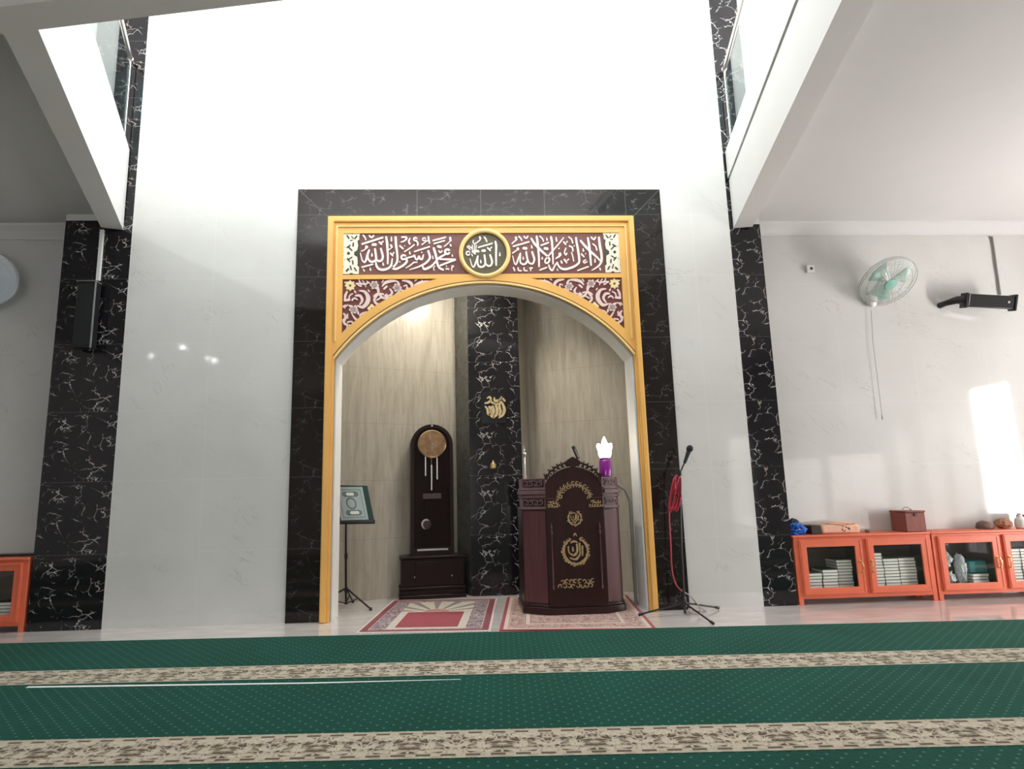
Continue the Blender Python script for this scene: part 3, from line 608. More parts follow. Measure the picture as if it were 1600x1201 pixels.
# lace strips at both ends of the inscription
mirX = (lx0 + lx1) / 2
def mirP(P): return lambda u, v, d: (lambda q: (2 * mirX - q[0], q[1], q[2]))(P(u, v, d))
lace_out = [(90, 120), (480, 110), (452, 200), (455, 270), (412, 290), (428, 400), (410, 500), (370, 530), (330, 560), (345, 590), (330, 615), (370, 640), (408, 660), (418, 780), (408, 860), (450, 890), (445, 1050), (80, 1050)]
lace_mark = [(34, [(180, 180), (222, 242)]), (34, [(400, 190), (352, 250)]), (26, [(280, 200), (320, 240)]), (22, [(250, 290), (300, 280)]), (34, [(320, 345), (315, 420)]), (30, [(175, 450), (250, 400)]), (30, [(205, 435), (290, 515)]), (28, [(180, 700), (240, 770)]), (26, [(205, 722), (290, 668)]), (34, [(302, 750), (312, 825)]), (40, [(160, 985), (208, 938)]), (28, [(250, 870), (280, 955)]), (32, [(342, 912), (390, 980)]), (26, [(290, 118), (300, 135)]), (26, [(250, 1040), (300, 1045)]), (24, [(95, 270)]), (24, [(90, 540)]), (24, [(90, 630)]), (24, [(92, 885)]), (18, [(130, 440)]), (18, [(125, 725)])]
for par, PP in ((inscr_l, A), (inscr_r, mirP(A))):
    q = [PP(u, v, 0) for u, v in lace_out]; b0 = PP(70, 108, 0); b1 = PP(455, 1058, 0)
    xs = sorted((b0[0], b1[0]))
    MB().box(xs[0], xs[1], -0.038, -0.036, b1[2], b0[2]).build('lace_backing', 'olive_dark', par)
    MB().prism([[(p[0], p[2]) for p in q]], -0.042, -0.038).build('lace_ornament', 'cream_lace', par)
    m_ = MB(); 
    for w_, pts in lace_mark: m_.ribbon(pts, w_, PP, -0.0445, -0.042)
    m_.ribbon(ring(210, 580, 18), 30, PP, -0.0445, -0.042)
    m_.build('lace_piercing', 'olive_dark', par)
# spandrel scrolls
Fp = pen(530, 430, 10.0)
scroll = [(24, [(135, 455), (100, 480), (85, 505)]), (26, [(60, 490), (85, 465), (115, 470)]), ([26, 46, 30], [(85, 390), (95, 310), (125, 245)]), (26, [(150, 370), (165, 310), (210, 282)]), (46, [(85, 385), (160, 375)]),
 (30, [(200, 385), (235, 350), (280, 372)]), ([28, 52, 48, 26], [(255, 312), (325, 315), (360, 385), (320, 450)]), ([18, 50, 78, 80, 60, 26], [(312, 235), (395, 250), (450, 330), (440, 415), (370, 490), (282, 470)]), (26, [(455, 225), (470, 250)]),
 (30, [(265, 125), (340, 120), (400, 135), (450, 110)]), (24, [(310, 65), (330, 120), (345, 165)]), (22, [(365, 75), (395, 120), (415, 170)]), (22, [(430, 85), (480, 120)]), (22, [(290, 140), (330, 165)]),
 (50, [(600, 185), (612, 240)]), (32, [(540, 322), (600, 280), (690, 290)]), ([34, 48, 46, 26], [(610, 255), (670, 340), (770, 345), (845, 362)]), ([34, 44, 44, 36, 20], [(605, 290), (550, 370), (575, 430), (645, 450), (712, 418)]), (30, [(590, 380), (640, 350)]), ([24, 56, 58, 30], [(672, 165), (720, 110), (800, 85), (885, 82)]), (36, [(700, 205), (745, 165)]), (20, [(665, 110), (690, 70)]), ([20, 48, 30], [(790, 205), (825, 260), (800, 320)]), (30, [(840, 352), (885, 295), (945, 245)]), (26, [(800, 300), (730, 320)]), (30, [(740, 290), (700, 330)]),
 (36, [(905, 90), (935, 130)]), ([24, 54, 56, 30], [(985, 75), (1080, 90), (1135, 140), (1130, 215)]), (24, [(1010, 165), (1050, 148), (1060, 185)]), (30, [(1050, 195), (1120, 205)]), ([30, 56, 44, 10], [(1180, 150), (1260, 112), (1370, 92), (1465, 95)]), (20, [(1180, 82), (1210, 62)]), (24, [(1215, 135), (1215, 165)]), (26, [(960, 222), (1030, 242)]), (22, [(1290, 75), (1320, 100)]),
 ([30, 50, 44], [(70, 590), (100, 640), (70, 715)]), (28, [(130, 600), (128, 665)]), ([22, 36, 40, 22], [(200, 600), (240, 660), (285, 705), (280, 735)]), ([24, 40, 40], [(320, 625), (355, 595), (430, 572)]), (26, [(318, 620), (352, 672)]), (42, [(62, 690), (85, 750), (120, 760)]), (28, [(130, 725), (200, 718), (205, 775), (150, 772)]), ([34, 30, 16], [(125, 770), (120, 830), (62, 882)]), (40, [(160, 470), (200, 480)]), (30, [(250, 470), (270, 500)]), (34, [(290, 560), (300, 600)]), (24, [(85, 100), (110, 120)]), (30, [(240, 240), (255, 265)])]
def disc(mb, cx, cy, r, n_, P, d, k=.16):
    pts = [P(cx + r * (1 + k * math.cos(n_ * a)) * math.cos(a), cy + r * (1 + k * math.cos(n_ * a)) * math.sin(a), 0) for a in [2 * math.pi * i / 48 for i in range(48)]]
    mb.prism([[(p[0], p[2]) for p in pts]], d, -0.036)
def petals(mb, cx, cy, r, n_, P, w_, d=-0.048):
    for i in range(n_):
        a_ = 2 * math.pi * i / n_; mb.ribbon([(cx, cy), (cx + r * math.cos(a_), cy + r * math.sin(a_))], w_, P, d, -0.036)
for par, PP in ((sp_l, Fp), (sp_r, mirP(Fp))):
    KW = 0.84; m_ = MB(); strokes(m_, PP, scroll); m_.build('scrollwork', 'script_pink', par)
    for cx, cy, r_, k_ in ((172, 155, 74, 8), (510, 512, 60, 4)):
        m_ = MB(); disc(m_, cx, cy, r_, k_, PP, -0.048); fl = m_.build('flower', 'flower_yellow', par)
        m_ = MB(); disc(m_, cx, cy, r_ * .24, 6, PP, -0.0505); m_.build('flower_centre', 'olive', fl)
    for cx, cy in ((550, 148), (905, 188), (222, 530)):
        m_ = MB(); disc(m_, cx, cy, 62, 6, PP, -0.048); fl = m_.build('rosette', 'script_pink', par)
        m_ = MB(); disc(m_, cx, cy, 44, 8, PP, -0.0495); m_.build('rosette_centre', 'rosette_grey', fl)

# ================================================================ NICHE OBJECTS
# longcase clock
ck = thing('longcase_clock', 'tall dark longcase clock with rounded top standing in the niche', 'clock', (-0.365, 1.045, 0.0), R(8))
def loc(mb, name, mat, par, bevel=0.0): return mb.build(name, mat, par, bevel, world=False)
W2 = 0.345
loc(MB().box(-W2 - .02, W2 + .02, -0.015, 0.27, 0, 0.045).box(-W2 - .012, W2 + .012, -0.008, 0.27, 0.045, 0.10).box(-W2 - .02, W2 + .02, -0.02, 0.27, 0.10, 0.13), 'plinth', 'clock_wood', ck, 0.008)
loc(MB().box(-W2, W2, 0.0, 0.26, 0.13, 0.425).box(-W2 - .015, W2 + .015, -0.02, 0.27, 0.425, 0.452), 'base_cabinet', 'clock_wood', ck, 0.008)
loc(MB().box(-.19, .19, -0.008, 0.0, 0.17, 0.39), 'base_panel', 'clock_wood', ck, 0.006)
for sx in (-.2, .205): loc(MB().lathe([(0.003, 0), (0.009, 0.006), (0.012, 0.016), (0.006, 0.024)], (sx, -0.0, 0.235), 12, (0, -1, 0)), 'knob', 'silver', ck)
hw = 0.238; zc_ = 1.66
arch_out = [(-hw, 0.452)] + [(-hw * math.cos(math.pi * i / 28), zc_ + hw * math.sin(math.pi * i / 28)) for i in range(29)] + [(hw, 0.452)]
loc(MB().prism([arch_out], 0.03, 0.24), 'case', 'clock_wood', ck, 0.006)
hi_ = 0.200
door_in = [(-hi_, 0.53)] + [(-hi_ * math.cos(math.pi * i / 28), zc_ + hi_ * math.sin(math.pi * i / 28)) for i in range(29)] + [(hi_, 0.53)]
loc(MB().prism([arch_out, door_in], 0.008, 0.03), 'door_frame', 'clock_wood', ck, 0.006)
MB().prism([[(p[0] * .985, zc_ + (p[1] - zc_) * .985) for p in door_in]], 0.0185, 0.0215).build('door_glass', 'clock_glass', ck, 0, False, False)
loc(MB().box(-.17, .17, 0.0, 0.012, 0.505, 0.525), 'door_rail', 'mirror_grey', ck, 0.003)
dial = loc(MB().lathe([(0.155, 0), (0.160, 0.004), (0.150, 0.008), (0.146, 0.004), (0.02, 0.0042)], (0, 0.012, 1.675), 40, (0, -1, 0)), 'dial', 'brass_dial', ck)
loc(MB().lathe([(0.004, 0), (0.014, 0.004), (0.010, 0.012)], (0, 0.004, 1.675), 16, (0, -1, 0)).box(-.004, .004, 0.0, 0.002, 1.60, 1.675).add([(0, .001, 1.67), (-.035, .001, 1.77), (-.026, .001, 1.775)], [(0, 1, 2)]), 'hand', 'silver', dial)
for px_, z1_, z0_ in ((-.075, 1.53, 1.32), (-.008, 1.44, 1.16), (.055, 1.52, 1.28)):
    loc(MB().tube([(px_, 0.004, z0_), (px_, 0.004, z1_)], 0.011, 12).tube([(px_ - .0, 0.006, z1_), (px_, 0.006, 1.56)], 0.002, 6), 'chime_tube', 'silver', ck)
loc(MB().box(-.105, .10, 0.006, 0.012, 1.065, 1.125), 'name_plate', plain('dim_plate', (0.06, 0.045, 0.04), 0.4), ck, 0.002)
pd_ = loc(MB().lathe([(0.055, 0), (0.058, 0.004), (0.05, 0.007), (0.02, 0.008)], (-.07, 0.0125, 0.79), 28, (0, -1, 0)).tube([(-.07, 0.010, 0.84), (-.05, 0.010, 1.06)], 0.002, 6), 'pendulum', 'dark_box', ck)
loc(MB().ribbon([(-.07 + .045 * math.cos(a), .79 + .05 * math.sin(a)) for a in [R(50 + 20 * i) for i in range(11)]], [.004, .014, .018, .02, .02, .02, .02, .018, .014, .010, .004], lambda u, v, d: (u, d, v), 0.0045, 0.006, 2), 'pendulum_rim', 'mirror_grey', pd_)
loc(MB().lathe([(0.004, 0), (0.016, 0.005), (0.012, 0.014)], (0.0, 0.0, zc_ + hw - .018), 12, (0, -1, 0)), 'lock', 'silver', ck)
# music stand with book
ms = thing('music_stand', 'black folding music stand with tripod legs left of the clock', 'stand', (-1.225, 0.70, 0.0))
MB().tube([(-1.235, .70, .03), (-1.245, .70, .50), (-1.25, .70, .90)], [0.012, 0.012, 0.009], 12).build('pole', 'black_metal', ms)
MB().lathe([(0.016, 0), (0.018, 0.03), (0.014, 0.06)], (-1.243, .70, .48), 14).lathe([(0.018, 0), (0.02, 0.02), (0.015, 0.05)], (-1.236, .70, .15), 14).build('collar', 'black_metal', ms)
for an in (-38, 84, 200):
    rl = .25 if an == 84 else .36; dx, dy = math.cos(R(an)), math.sin(R(an)); c0 = Vector((-1.237, .70, .19)); c1 = Vector((-1.237 + dx * rl, .70 + dy * rl, 0.015)); md = c0.lerp(c1, .5)
    lg = MB().tube([c0, c1], 0.009, 8).tube([(-1.237, .70, .035), md], 0.006, 8).build('leg', 'black_metal', ms)
    MB().lathe([(0.009, 0), (0.016, 0.004), (0.014, 0.03)], (c1.x, c1.y, 0.0), 10).build('rubber_foot', 'black_metal', lg)
dk = [atY(519, 757, .66), atY(574, 758, .70), atY(585, 813, .66), atY(531, 815, .62)]
def quadbox(q, th):
    nn = (q[1] - q[0]).cross(q[3] - q[0]).normalized()
    if nn.y > 0: nn = -nn
    b = [p - nn * th for p in q]; return MB().add(list(q) + b, [(0, 1, 2, 3), (7, 6, 5, 4), (0, 4, 5, 1), (1, 5, 6, 2), (2, 6, 7, 3), (3, 7, 4, 0)])
quadbox(dk, .012).build('desk', 'dark_green', ms, 0.003)
quadbox([atY(516, 812, .60), atY(586, 811, .63), atY(586, 815, .60), atY(516, 816, .58)], .03).build('book_ledge', 'black_metal', ms, 0.003)
qb = [atY(521, 760, .635), atY(566, 760, .672), atY(576, 811, .632), atY(533, 812.5, .598)]
bk = tag(quadbox(qb, .018).build('open_book', 'olive_cover', None, 0.003), 'pale green decorated book resting on the music stand', 'book')
def on_quad(q, u, v, d):
    p = q[0].lerp(q[1], u).lerp(q[3].lerp(q[2], u), v); nn = (q[1] - q[0]).cross(q[3] - q[0]).normalized()
    if nn.y > 0: nn = -nn
    return p + nn * d
PQ = lambda u, v, d: tuple(on_quad(qb, u, v, d))
m_ = MB(); m_.ribbon([(.12, .08), (.9, .08), (.9, .92), (.12, .92), (.12, .08)], .025, PQ, .002, 0, 1); m_.ribbon(ring(.5, .5, .16, 14), .05, PQ, .002, 0, 2); m_.ribbon([(.3, .78), (.75, .78)], .16, PQ, .0015, 0); m_.ribbon([(.3, .22), (.75, .22)], .16, PQ, .0015, 0)
m_.build('cover_ornament', plain('cover_ornament_grey', (0.16, 0.20, 0.20), 0.5), bk)
m_ = MB(); m_.ribbon([(.42, .78), (.68, .78)], .09, PQ, .003, 0.001); m_.ribbon([(.42, .22), (.62, .22)], .09, PQ, .003, 0.001); m_.build('title_label', 'page', bk)
# gilt calligraphy plaque on the black panel
PN = lambda u, v, d: (lambda p: (p.x, d, p.z))(atY(745 + u / 8.283, 600 + v / 8.283, NB))
cp = thing('calligraphy_ornament', 'gilt calligraphy mounted on a black plaque on the marble panel', 'wall ornament', (0.36, NB, 2.03))
a0, a1 = PN(45, 105, 0), PN(375, 505, 0)
MB().box(a0[0], a1[0], NB - .012, NB - .0005, a1[2], a0[2]).build('plaque', plain('black_plaque', (0.006, 0.006, 0.007), 0.25), cp, 0.003)
m_ = MB()
for w_, pts in [([20, 28, 26, 22, 16], [(105, 245), (150, 235), (180, 200), (165, 165), (135, 180)]), (22, [(180, 210), (200, 240), (240, 255)]), ([18, 34, 34], [(225, 175), (235, 215), (285, 210)]), (26, [(285, 210), (320, 180), (360, 215)]), (22, [(315, 165), (325, 190)]),
                ([14, 28, 30, 26], [(105, 285), (135, 320), (145, 380), (170, 390)]), ([26, 30, 26], [(160, 290), (180, 340), (165, 390)]), ([22, 32, 34, 30], [(190, 290), (200, 350), (190, 405), (215, 425)]), ([26, 34, 36, 30, 22], [(215, 430), (255, 390), (260, 320), (245, 270), (270, 250)]), ([24, 34, 30, 24], [(290, 400), (305, 350), (290, 280), (300, 240)]), ([20, 34, 40, 30, 16], [(285, 430), (335, 395), (355, 330), (335, 260), (310, 220)]), (20, [(205, 280), (225, 340), (215, 390)])]:
    m_.ribbon(pts, w_, PN, NB - .028, NB - .012)
m_.build('gilt_lettering', plain('pale_gilt', (0.80, 0.62, 0.34), 0.3, 0.7), cp)
go = MB(); c_ = PN(212, 1045, 0)
go.lathe([(0.002, 0.06), (0.012, 0.045), (0.012, 0.035), (0.034, 0.012), (0.036, -0.03), (0.030, -0.038)], (c_[0], NB - .014, c_[2]), 20)
tag(go.build('teardrop_ornament', plain('gilt_small', (0.62, 0.45, 0.22), 0.35, 0.7), None), 'small gilt teardrop ornament low on the black marble panel', 'wall ornament').location = (0, 0, 0)

# ================================================================ PULPIT
PZ = 0.009
pf = -0.10
plan = [(0.76, pf), (1.29, pf), (1.47, 0.02), (1.47, 0.55), (0.54, 0.55), (0.54, 0.04)]
pu = thing('pulpit', 'carved dark mahogany pulpit with arched front standing on the pale rug', 'pulpit', (1.01, 0.2, PZ))
def grow(pl, d):
    cx = sum(p[0] for p in pl) / len(pl); cy = sum(p[1] for p in pl) / len(pl)
    return [(p[0] + (d if p[0] > cx else -d) * (1 if abs(p[0] - cx) > .3 else .6), p[1] + (d if p[1] > cy else -d)) for p in pl]
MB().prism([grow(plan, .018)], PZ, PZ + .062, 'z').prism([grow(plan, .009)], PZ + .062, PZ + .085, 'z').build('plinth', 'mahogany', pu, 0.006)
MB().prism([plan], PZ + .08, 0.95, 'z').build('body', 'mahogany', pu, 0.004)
# wings: capitals with carved bands
for side in (-1, 1):
    if side < 0: wp = [(0.758, pf), (0.765, 0.30), (0.54, 0.30), (0.54, 0.04)]
    else: wp = [(1.292, pf), (1.47, 0.02), (1.47, 0.30), (1.285, 0.30)]
    cap = MB().prism([wp], 0.95, 1.245, 'z')
    for z0_, z1_, d_ in ((0.955, 0.975, .012), (1.065, 1.082, .012), (1.095, 1.128, .02), (1.135, 1.152, .012)):
        g_ = [(p[0] + (side * d_ if (p[0] - 1.015) * side > .26 else 0), p[1] - d_ if p[1] < .2 else p[1]) for p in wp]
        cap.prism([g_], z0_, z1_, 'z')
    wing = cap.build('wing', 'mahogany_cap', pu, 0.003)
    a_, b_ = (Vector(wp[3] + (0,)), Vector(wp[0] + (0,))) if side < 0 else (Vector(wp[0] + (0,)), Vector(wp[1] + (0,)))
    tdir = (b_ - a_).normalized(); nn = Vector((tdir.y, -tdir.x, 0)); wid = (b_ - a_).length
    PW = lambda u, v, d: tuple(a_ + tdir * u + nn * d + Vector((0, 0, v)))
    # facing panel of the lower wing
    m_ = MB(); m_.add([PW(.012, .11, .004), PW(wid - .012, .11, .004), PW(wid - .012, .94, .004), PW(.012, .94, .004), PW(.012, .11, -.002), PW(wid - .012, .11, -.002), PW(wid - .012, .94, -.002), PW(.012, .94, -.002)], [(0, 1, 2, 3), (7, 6, 5, 4), (0, 4, 5, 1), (1, 5, 6, 2), (2, 6, 7, 3), (3, 7, 4, 0)])
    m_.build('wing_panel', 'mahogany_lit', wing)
    for zb, zt in ((.985, 1.055), (1.165, 1.235)):
        bk_ = MB(); bk_.add([PW(.02, zb, .003), PW(wid - .02, zb, .003), PW(wid - .02, zt, .003), PW(.02, zt, .003), PW(.02, zb, 0), PW(wid - .02, zb, 0), PW(wid - .02, zt, 0), PW(.02, zt, 0)], [(0, 1, 2, 3), (7, 6, 5, 4), (0, 4, 5, 1), (1, 5, 6, 2), (2, 6, 7, 3), (3, 7, 4, 0)])
        bk_.build('carved_ground', 'mahogany', wing)
        m_ = MB(); zm = (zb + zt) / 2
        for i in range(4):
            u0 = .03 + (wid - .06) * (i + .5) / 4; s_ = 1 if i % 2 else -1; r_ = (wid - .06) / 9
            m_.ribbon([(u0 - r_, zm - s_ * .024), (u0 + r_ * .8, zm - s_ * .012), (u0 + r_ * .5, zm + s_ * .02), (u0 - r_ * .5, zm + s_ * .012), (u0, zm)], [.009, .012, .010, .008, .006], PW, .012, .002, 4)
            m_.ribbon([(u0 - r_ * 1.1, zm + s_ * .024), (u0 + r_ * 1.1, zm + s_ * .026)], .007, PW, .009, .002)
        m_.build('carving', 'mahogany_cap', wing)
def curl(mb, u, v, r_, a0, sw, w_, P, d0, d1):
    n_ = 6; pts = [(u + r_ * (1 - .55 * i / n_) * math.cos(a0 + sw * i / n_), v + r_ * (1 - .55 * i / n_) * math.sin(a0 + sw * i / n_)) for i in range(n_ + 1)]
    mb.ribbon(pts, [w_ * x for x in (.5, .95, 1.1, 1.05, .95, .9, 1.1)], P, d0, d1, 2)
# central arched front panel with pierced crest
PF = lambda u, v, d: (u, pf - d, v)
cx_ = 1.022
def cpx(px, py): p = atY(px, py, pf - .03); return p.x, p.z
fl_, fr_ = 0.752, 1.288
z_sh = 1.235; z_ap = 1.395
def crest(t, add=0.0):   # t 0..1 across
    s_ = math.sin(math.pi * t); return z_sh + (z_ap - z_sh) * (s_ ** 0.62) + add
fp = [(fl_, PZ + .085), (fr_, PZ + .085)] + [(fr_ + (fl_ - fr_) * t / 24, crest(1 - t / 24, -0.055)) for t in range(25)]
MB().prism([fp], pf - .028, pf + .03).build('front_panel', 'mahogany', pu, 0.003)
m_ = MB()
rc_ = random.Random(11)
for i in range(13):
    t = (i + .5) / 13; u0 = fl_ + (fr_ - fl_) * t; zt = crest(t); s_ = 1 if t > .5 else -1
    curl(m_, u0, zt - .026, .026, (R(200) if s_ > 0 else R(-20)) + rc_.uniform(-.4, .4), -s_ * R(300), .0135, PF, .026 + .0003 * (i % 4), -.012)
    curl(m_, u0 + s_ * .014, zt + .002, .015, R(90) - s_ * R(60), -s_ * R(220), .010, PF, .024 + .0003 * (i % 3), -.012)
m_.ribbon([(fl_ + .006 + (fr_ - fl_ - .012) * i / 20, crest(i / 20, -.006)) for i in range(21)], .012, PF, .022, -.01, 2)
m_.ribbon([(fl_ + .006 + (fr_ - fl_ - .012) * i / 20, crest(i / 20, -.058)) for i in range(21)], .014, PF, .034, -.01, 2)
m_.build('pierced_crest', 'mahogany', pu)
MB().prism([[(cx_ - .09, z_ap - .02), (cx_ - .05, z_ap + .02), (cx_, z_ap + .048), (cx_ + .05, z_ap + .02), (cx_ + .09, z_ap - .02), (cx_, z_ap - .06)]], pf - .035, pf - .0).build('crest_centre', 'mahogany', pu, 0.006)
# gilt carved inner arch
m_ = MB(); zc2 = 1.045; ra = .150
for i in range(26):
    a_ = math.pi * (i + .5) / 26; rr = ra + (.014 if i % 2 else -.014)
    curl(m_, cx_ + rr * math.cos(a_), zc2 + rr * .9 * math.sin(a_), .017, a_ + rc_.uniform(-1, 1) + (0 if i % 2 else math.pi), R(250) * (1 if i % 2 else -1), .0075, PF, .036 + .0003 * (i % 5), .027)
for sd in (-1, 1):
    for i in range(9):
        curl(m_, cx_ + sd * (.150 + .0125 * i), .985 + (.032 if i % 2 else 0), .016, rc_.uniform(0, 6), R(250) * (1 if i % 2 else -1), .0075, PF, .036 + .0003 * (i % 5), .027)
m_.build('arch_carving', 'gilt', pu)
m_ = MB()
for sd in (-1, 1): m_.box(*sorted((cx_ + sd * .175, cx_ + sd * .262)), pf - .036, pf - .027, 1.050, 1.058)
m_.build('shelf_moulding', 'mahogany_lit', pu)
def emblem(name, px, py, r_, big):
    u0, v0 = cpx(px, py); mb = MB(); q = lambda a, b: (u0 + r_ * a, v0 + r_ * b)
    mb.ribbon([q(.92 * math.cos(a), .95 * math.sin(a)) for a in [R(70 - 20 * i) for i in range(17)]], [r_ * x for x in (.06, .12, .18, .16, .12, .16, .20, .16, .12, .16, .20, .22, .2, .18, .14, .10, .06)], PF, .036, .027, 3)
    ks = [((.1, .17, .12), [(-.55, .35), (-.5, -.1), (-.15, -.3), (.1, -.05), (.1, .5)]), ((.16, .1), [(.3, .55), (.32, -.25)]), ((.12, .18, .1), [(.32, -.25), (.0, -.6), (-.45, -.5)]), ((.14, .1), [(.52, .35), (.5, -.35)]), ((.1, .16, .08), [(-.35, .62), (-.1, .72), (.15, .64)]), ((.1, .14), [(-.22, .3), (-.2, .02)])]
    for i, (w_, p_) in enumerate(ks): mb.ribbon([q(*p) for p in p_], [r_ * w_[min(k_ * len(w_) // len(p_), len(w_) - 1)] for k_ in range(len(p_))], PF, .038 + .0003 * i, .027, 4)
    nq = 16 if big else 9
    for i in range(nq):
        a_ = R(70) - R(320) * (i + .5) / nq
        curl(mb, *q(1.0 * math.cos(a_), 1.02 * math.sin(a_)), r_ * (.17 if big else .24), a_ + (1 if i % 2 else 3.6), R(240) * (1 if i % 2 else -1), r_ * .085, PF, .037 + .0003 * (i % 5), .027)
    if big: mb.ribbon([q(-.12, 1.1), q(0, 1.3), q(.12, 1.1)], [r_ * x for x in (.05, .12, .05)], PF, .0375, .027, 3)
    mb.build(name, 'gilt', pu)
emblem('small_emblem', 898, 808.5, .066, False)
emblem('calligraphy_medallion', 899.5, 860, .122, True)
m_ = MB(); ua, zb_ = cpx(874, 919); ub, zt_ = cpx(928, 903)
for i in range(16):
    curl(m_, ua + (ub - ua) * (i + .5) / 16, (zb_ + zt_) / 2 + (.020 if i % 2 else -.020), .022, rc_.uniform(0, 6), R(250) * (1 if i % 2 else -1), .0085, PF, .036 + .0003 * (i % 5), .027)
m_.build('lower_carving', 'gilt', pu)
for pxa, pxb, pya, pyb in ((861, 866, 828, 921), (936.5, 942.5, 824, 919)):
    p1 = atY(pxa, pya, pf - .05); p0 = atY(pxb, pyb, pf - .05); xm = (p0.x + p1.x) / 2
    MB().lathe([(0.010, 0), (0.010, .03), (.006, .04), (.008, .2), (.006, .48), (.012, .50), (.012, .515), (.005, .53), (.011, .55), (.008, .565), (.001, .60)], (xm, pf - .042, p0.z), 12).build('colonnette', 'mahogany_lit', pu)
f0 = atY(820.5, 743, 0.05)
MB().lathe([(0.018, 0), (0.018, .03), (.012, .04), (.013, .20), (.015, .225), (.020, .235), (.020, .255), (.007, .265), (.012, .285), (.004, .31), (.001, .335)], (f0.x, 0.08, 1.244), 14).build('finial', 'silver', pu)
# lamp jar on the right wing
lj = thing('table_lamp', 'magenta jar lamp with glowing glass crown on the right pulpit wing', 'lamp', (1.375, 0.06, 1.246))
MB().lathe([(0.045, 0), (0.060, .006), (.062, .03), (.060, .15), (.050, .165), (.052, .185)], (1.375, .06, 1.2465), 28).build('jar', 'magenta', lj)
g_ = MB().lathe([(0.050, 0), (0.062, .03), (.066, .07), (.045, .10)], (1.375, .06, 1.432), 20)
for i in range(9):
    a_ = 2 * math.pi * i / 9; q = Vector((1.375 + .045 * math.cos(a_), .06 + .045 * math.sin(a_), 1.50))
    g_.lathe([(0.004, 0), (.020, .018), (.020, .045), (.006, .075)], q, 10, (math.cos(a_) * .35, math.sin(a_) * .35, 1))
g_.lathe([(0.02, 0), (.03, .03), (.026, .07), (.004, .12)], (1.375, .06, 1.52), 12)
g_.build('glowing_crown', 'lamp_glow', lj)
# microphone leaning on the crest
mc = thing('gooseneck_microphone', 'short black microphone with painted silver highlight atop the pulpit', 'microphone', (1.06, pf - .01, 1.43))
t0, t1 = atY(904, 716, pf - .02), atY(896, 698, pf - .02)
MB().tube([t0, t1], 0.018, 14).lathe([(0.018, 0), (.02, .004), (.016, .012)], t1, 14, (t1 - t0)).build('body', 'black_metal', mc)
MB().tube([t0.lerp(t1, .1) + Vector((.0, -.018, 0)), t0.lerp(t1, .85) + Vector((.0, -.018, 0))], 0.005, 8).build('highlight_strip', 'silver', mc)  # pale strip paints a highlight onto the dark tube
# conduit beside the right jamb and wire from the pulpit
cb = MB().tube([(1.665, T + .04, 0.0), (1.665, T + .04, 1.0), (1.62, T + .04, 1.12), (1.5, 0.33, 1.2)], 0.016, 10)
tag(cb.build('power_cable', 'grey_pipe', None), 'grey power cable running down behind the right jamb', 'cable')

# ================================================================ MICROPHONE STAND
mst = thing('microphone_stand', 'black microphone stand on tripod in front of the right wall', 'microphone stand', (1.955, -0.25, 0))
MB().tube([(1.955, -.25, .05), (1.965, -.25, .6), (1.985, -.25, 1.02)], 0.011, 12).tube([(1.985, -.25, 1.0), (2.0, -.25, 1.25)], 0.008, 12).build('pole', 'black_metal', mst)
for cl_ in (([(0.022, 0), (.024, .06), (.018, .09)], (1.955, -.25, .07)), ([(0.018, 0), (.02, .03), (.016, .06)], (1.983, -.25, .98)), ([(.016, 0), (.02, .02), (.016, .05)], (2.0, -.25, 1.235))): MB().lathe(cl_[0], cl_[1], 16).build('clamp', 'black_metal', mst)
for tx_, ty_ in ((2.03, -0.69), (1.53, -0.32), (2.33, 0.02 - .08)):
    c0 = Vector((1.955, -.25, .105)); c1 = Vector((tx_, ty_, .018))
    d_ = (c1 - c0); c1 = c0 + d_ * 0.97
    if tx_ < 1.9: c1.z = .034
    lg = MB().tube([c0, c1], 0.008, 8).build('leg', 'black_metal', mst); MB().tube([c1 - d_.normalized() * .01, c1 + d_.normalized() * .03], 0.013, 10).build('rubber_foot', 'black_metal', lg)
MB().tube([(1.957, -.25, .05), (1.957, -.25, .012)], 0.012, 10).build('centre_foot', 'black_metal', mst)
MB().tube([(2.0, -.25, 1.25), (2.03, -.25, 1.315), (2.055, -.255, 1.36)], 0.007, 10).build('boom', 'black_metal', mst)
mi = thing('microphone', 'black handheld microphone clipped to the top of the stand', 'microphone', (2.06, -.255, 1.37))
ax = Vector((.052, -.01, .125)).normalized(); b0 = Vector((2.05, -.255, 1.35))
MB().lathe([(0.014, 0), (.016, .05), (.021, .12)], b0, 16, ax).build('handle', 'black_metal', mi)
MB().lathe([(0.020, 0), (.028, .008), (.031, .025), (.026, .045), (.012, .058)], b0 + ax * .12, 18, ax).build('grille', 'black_cloth', mi)
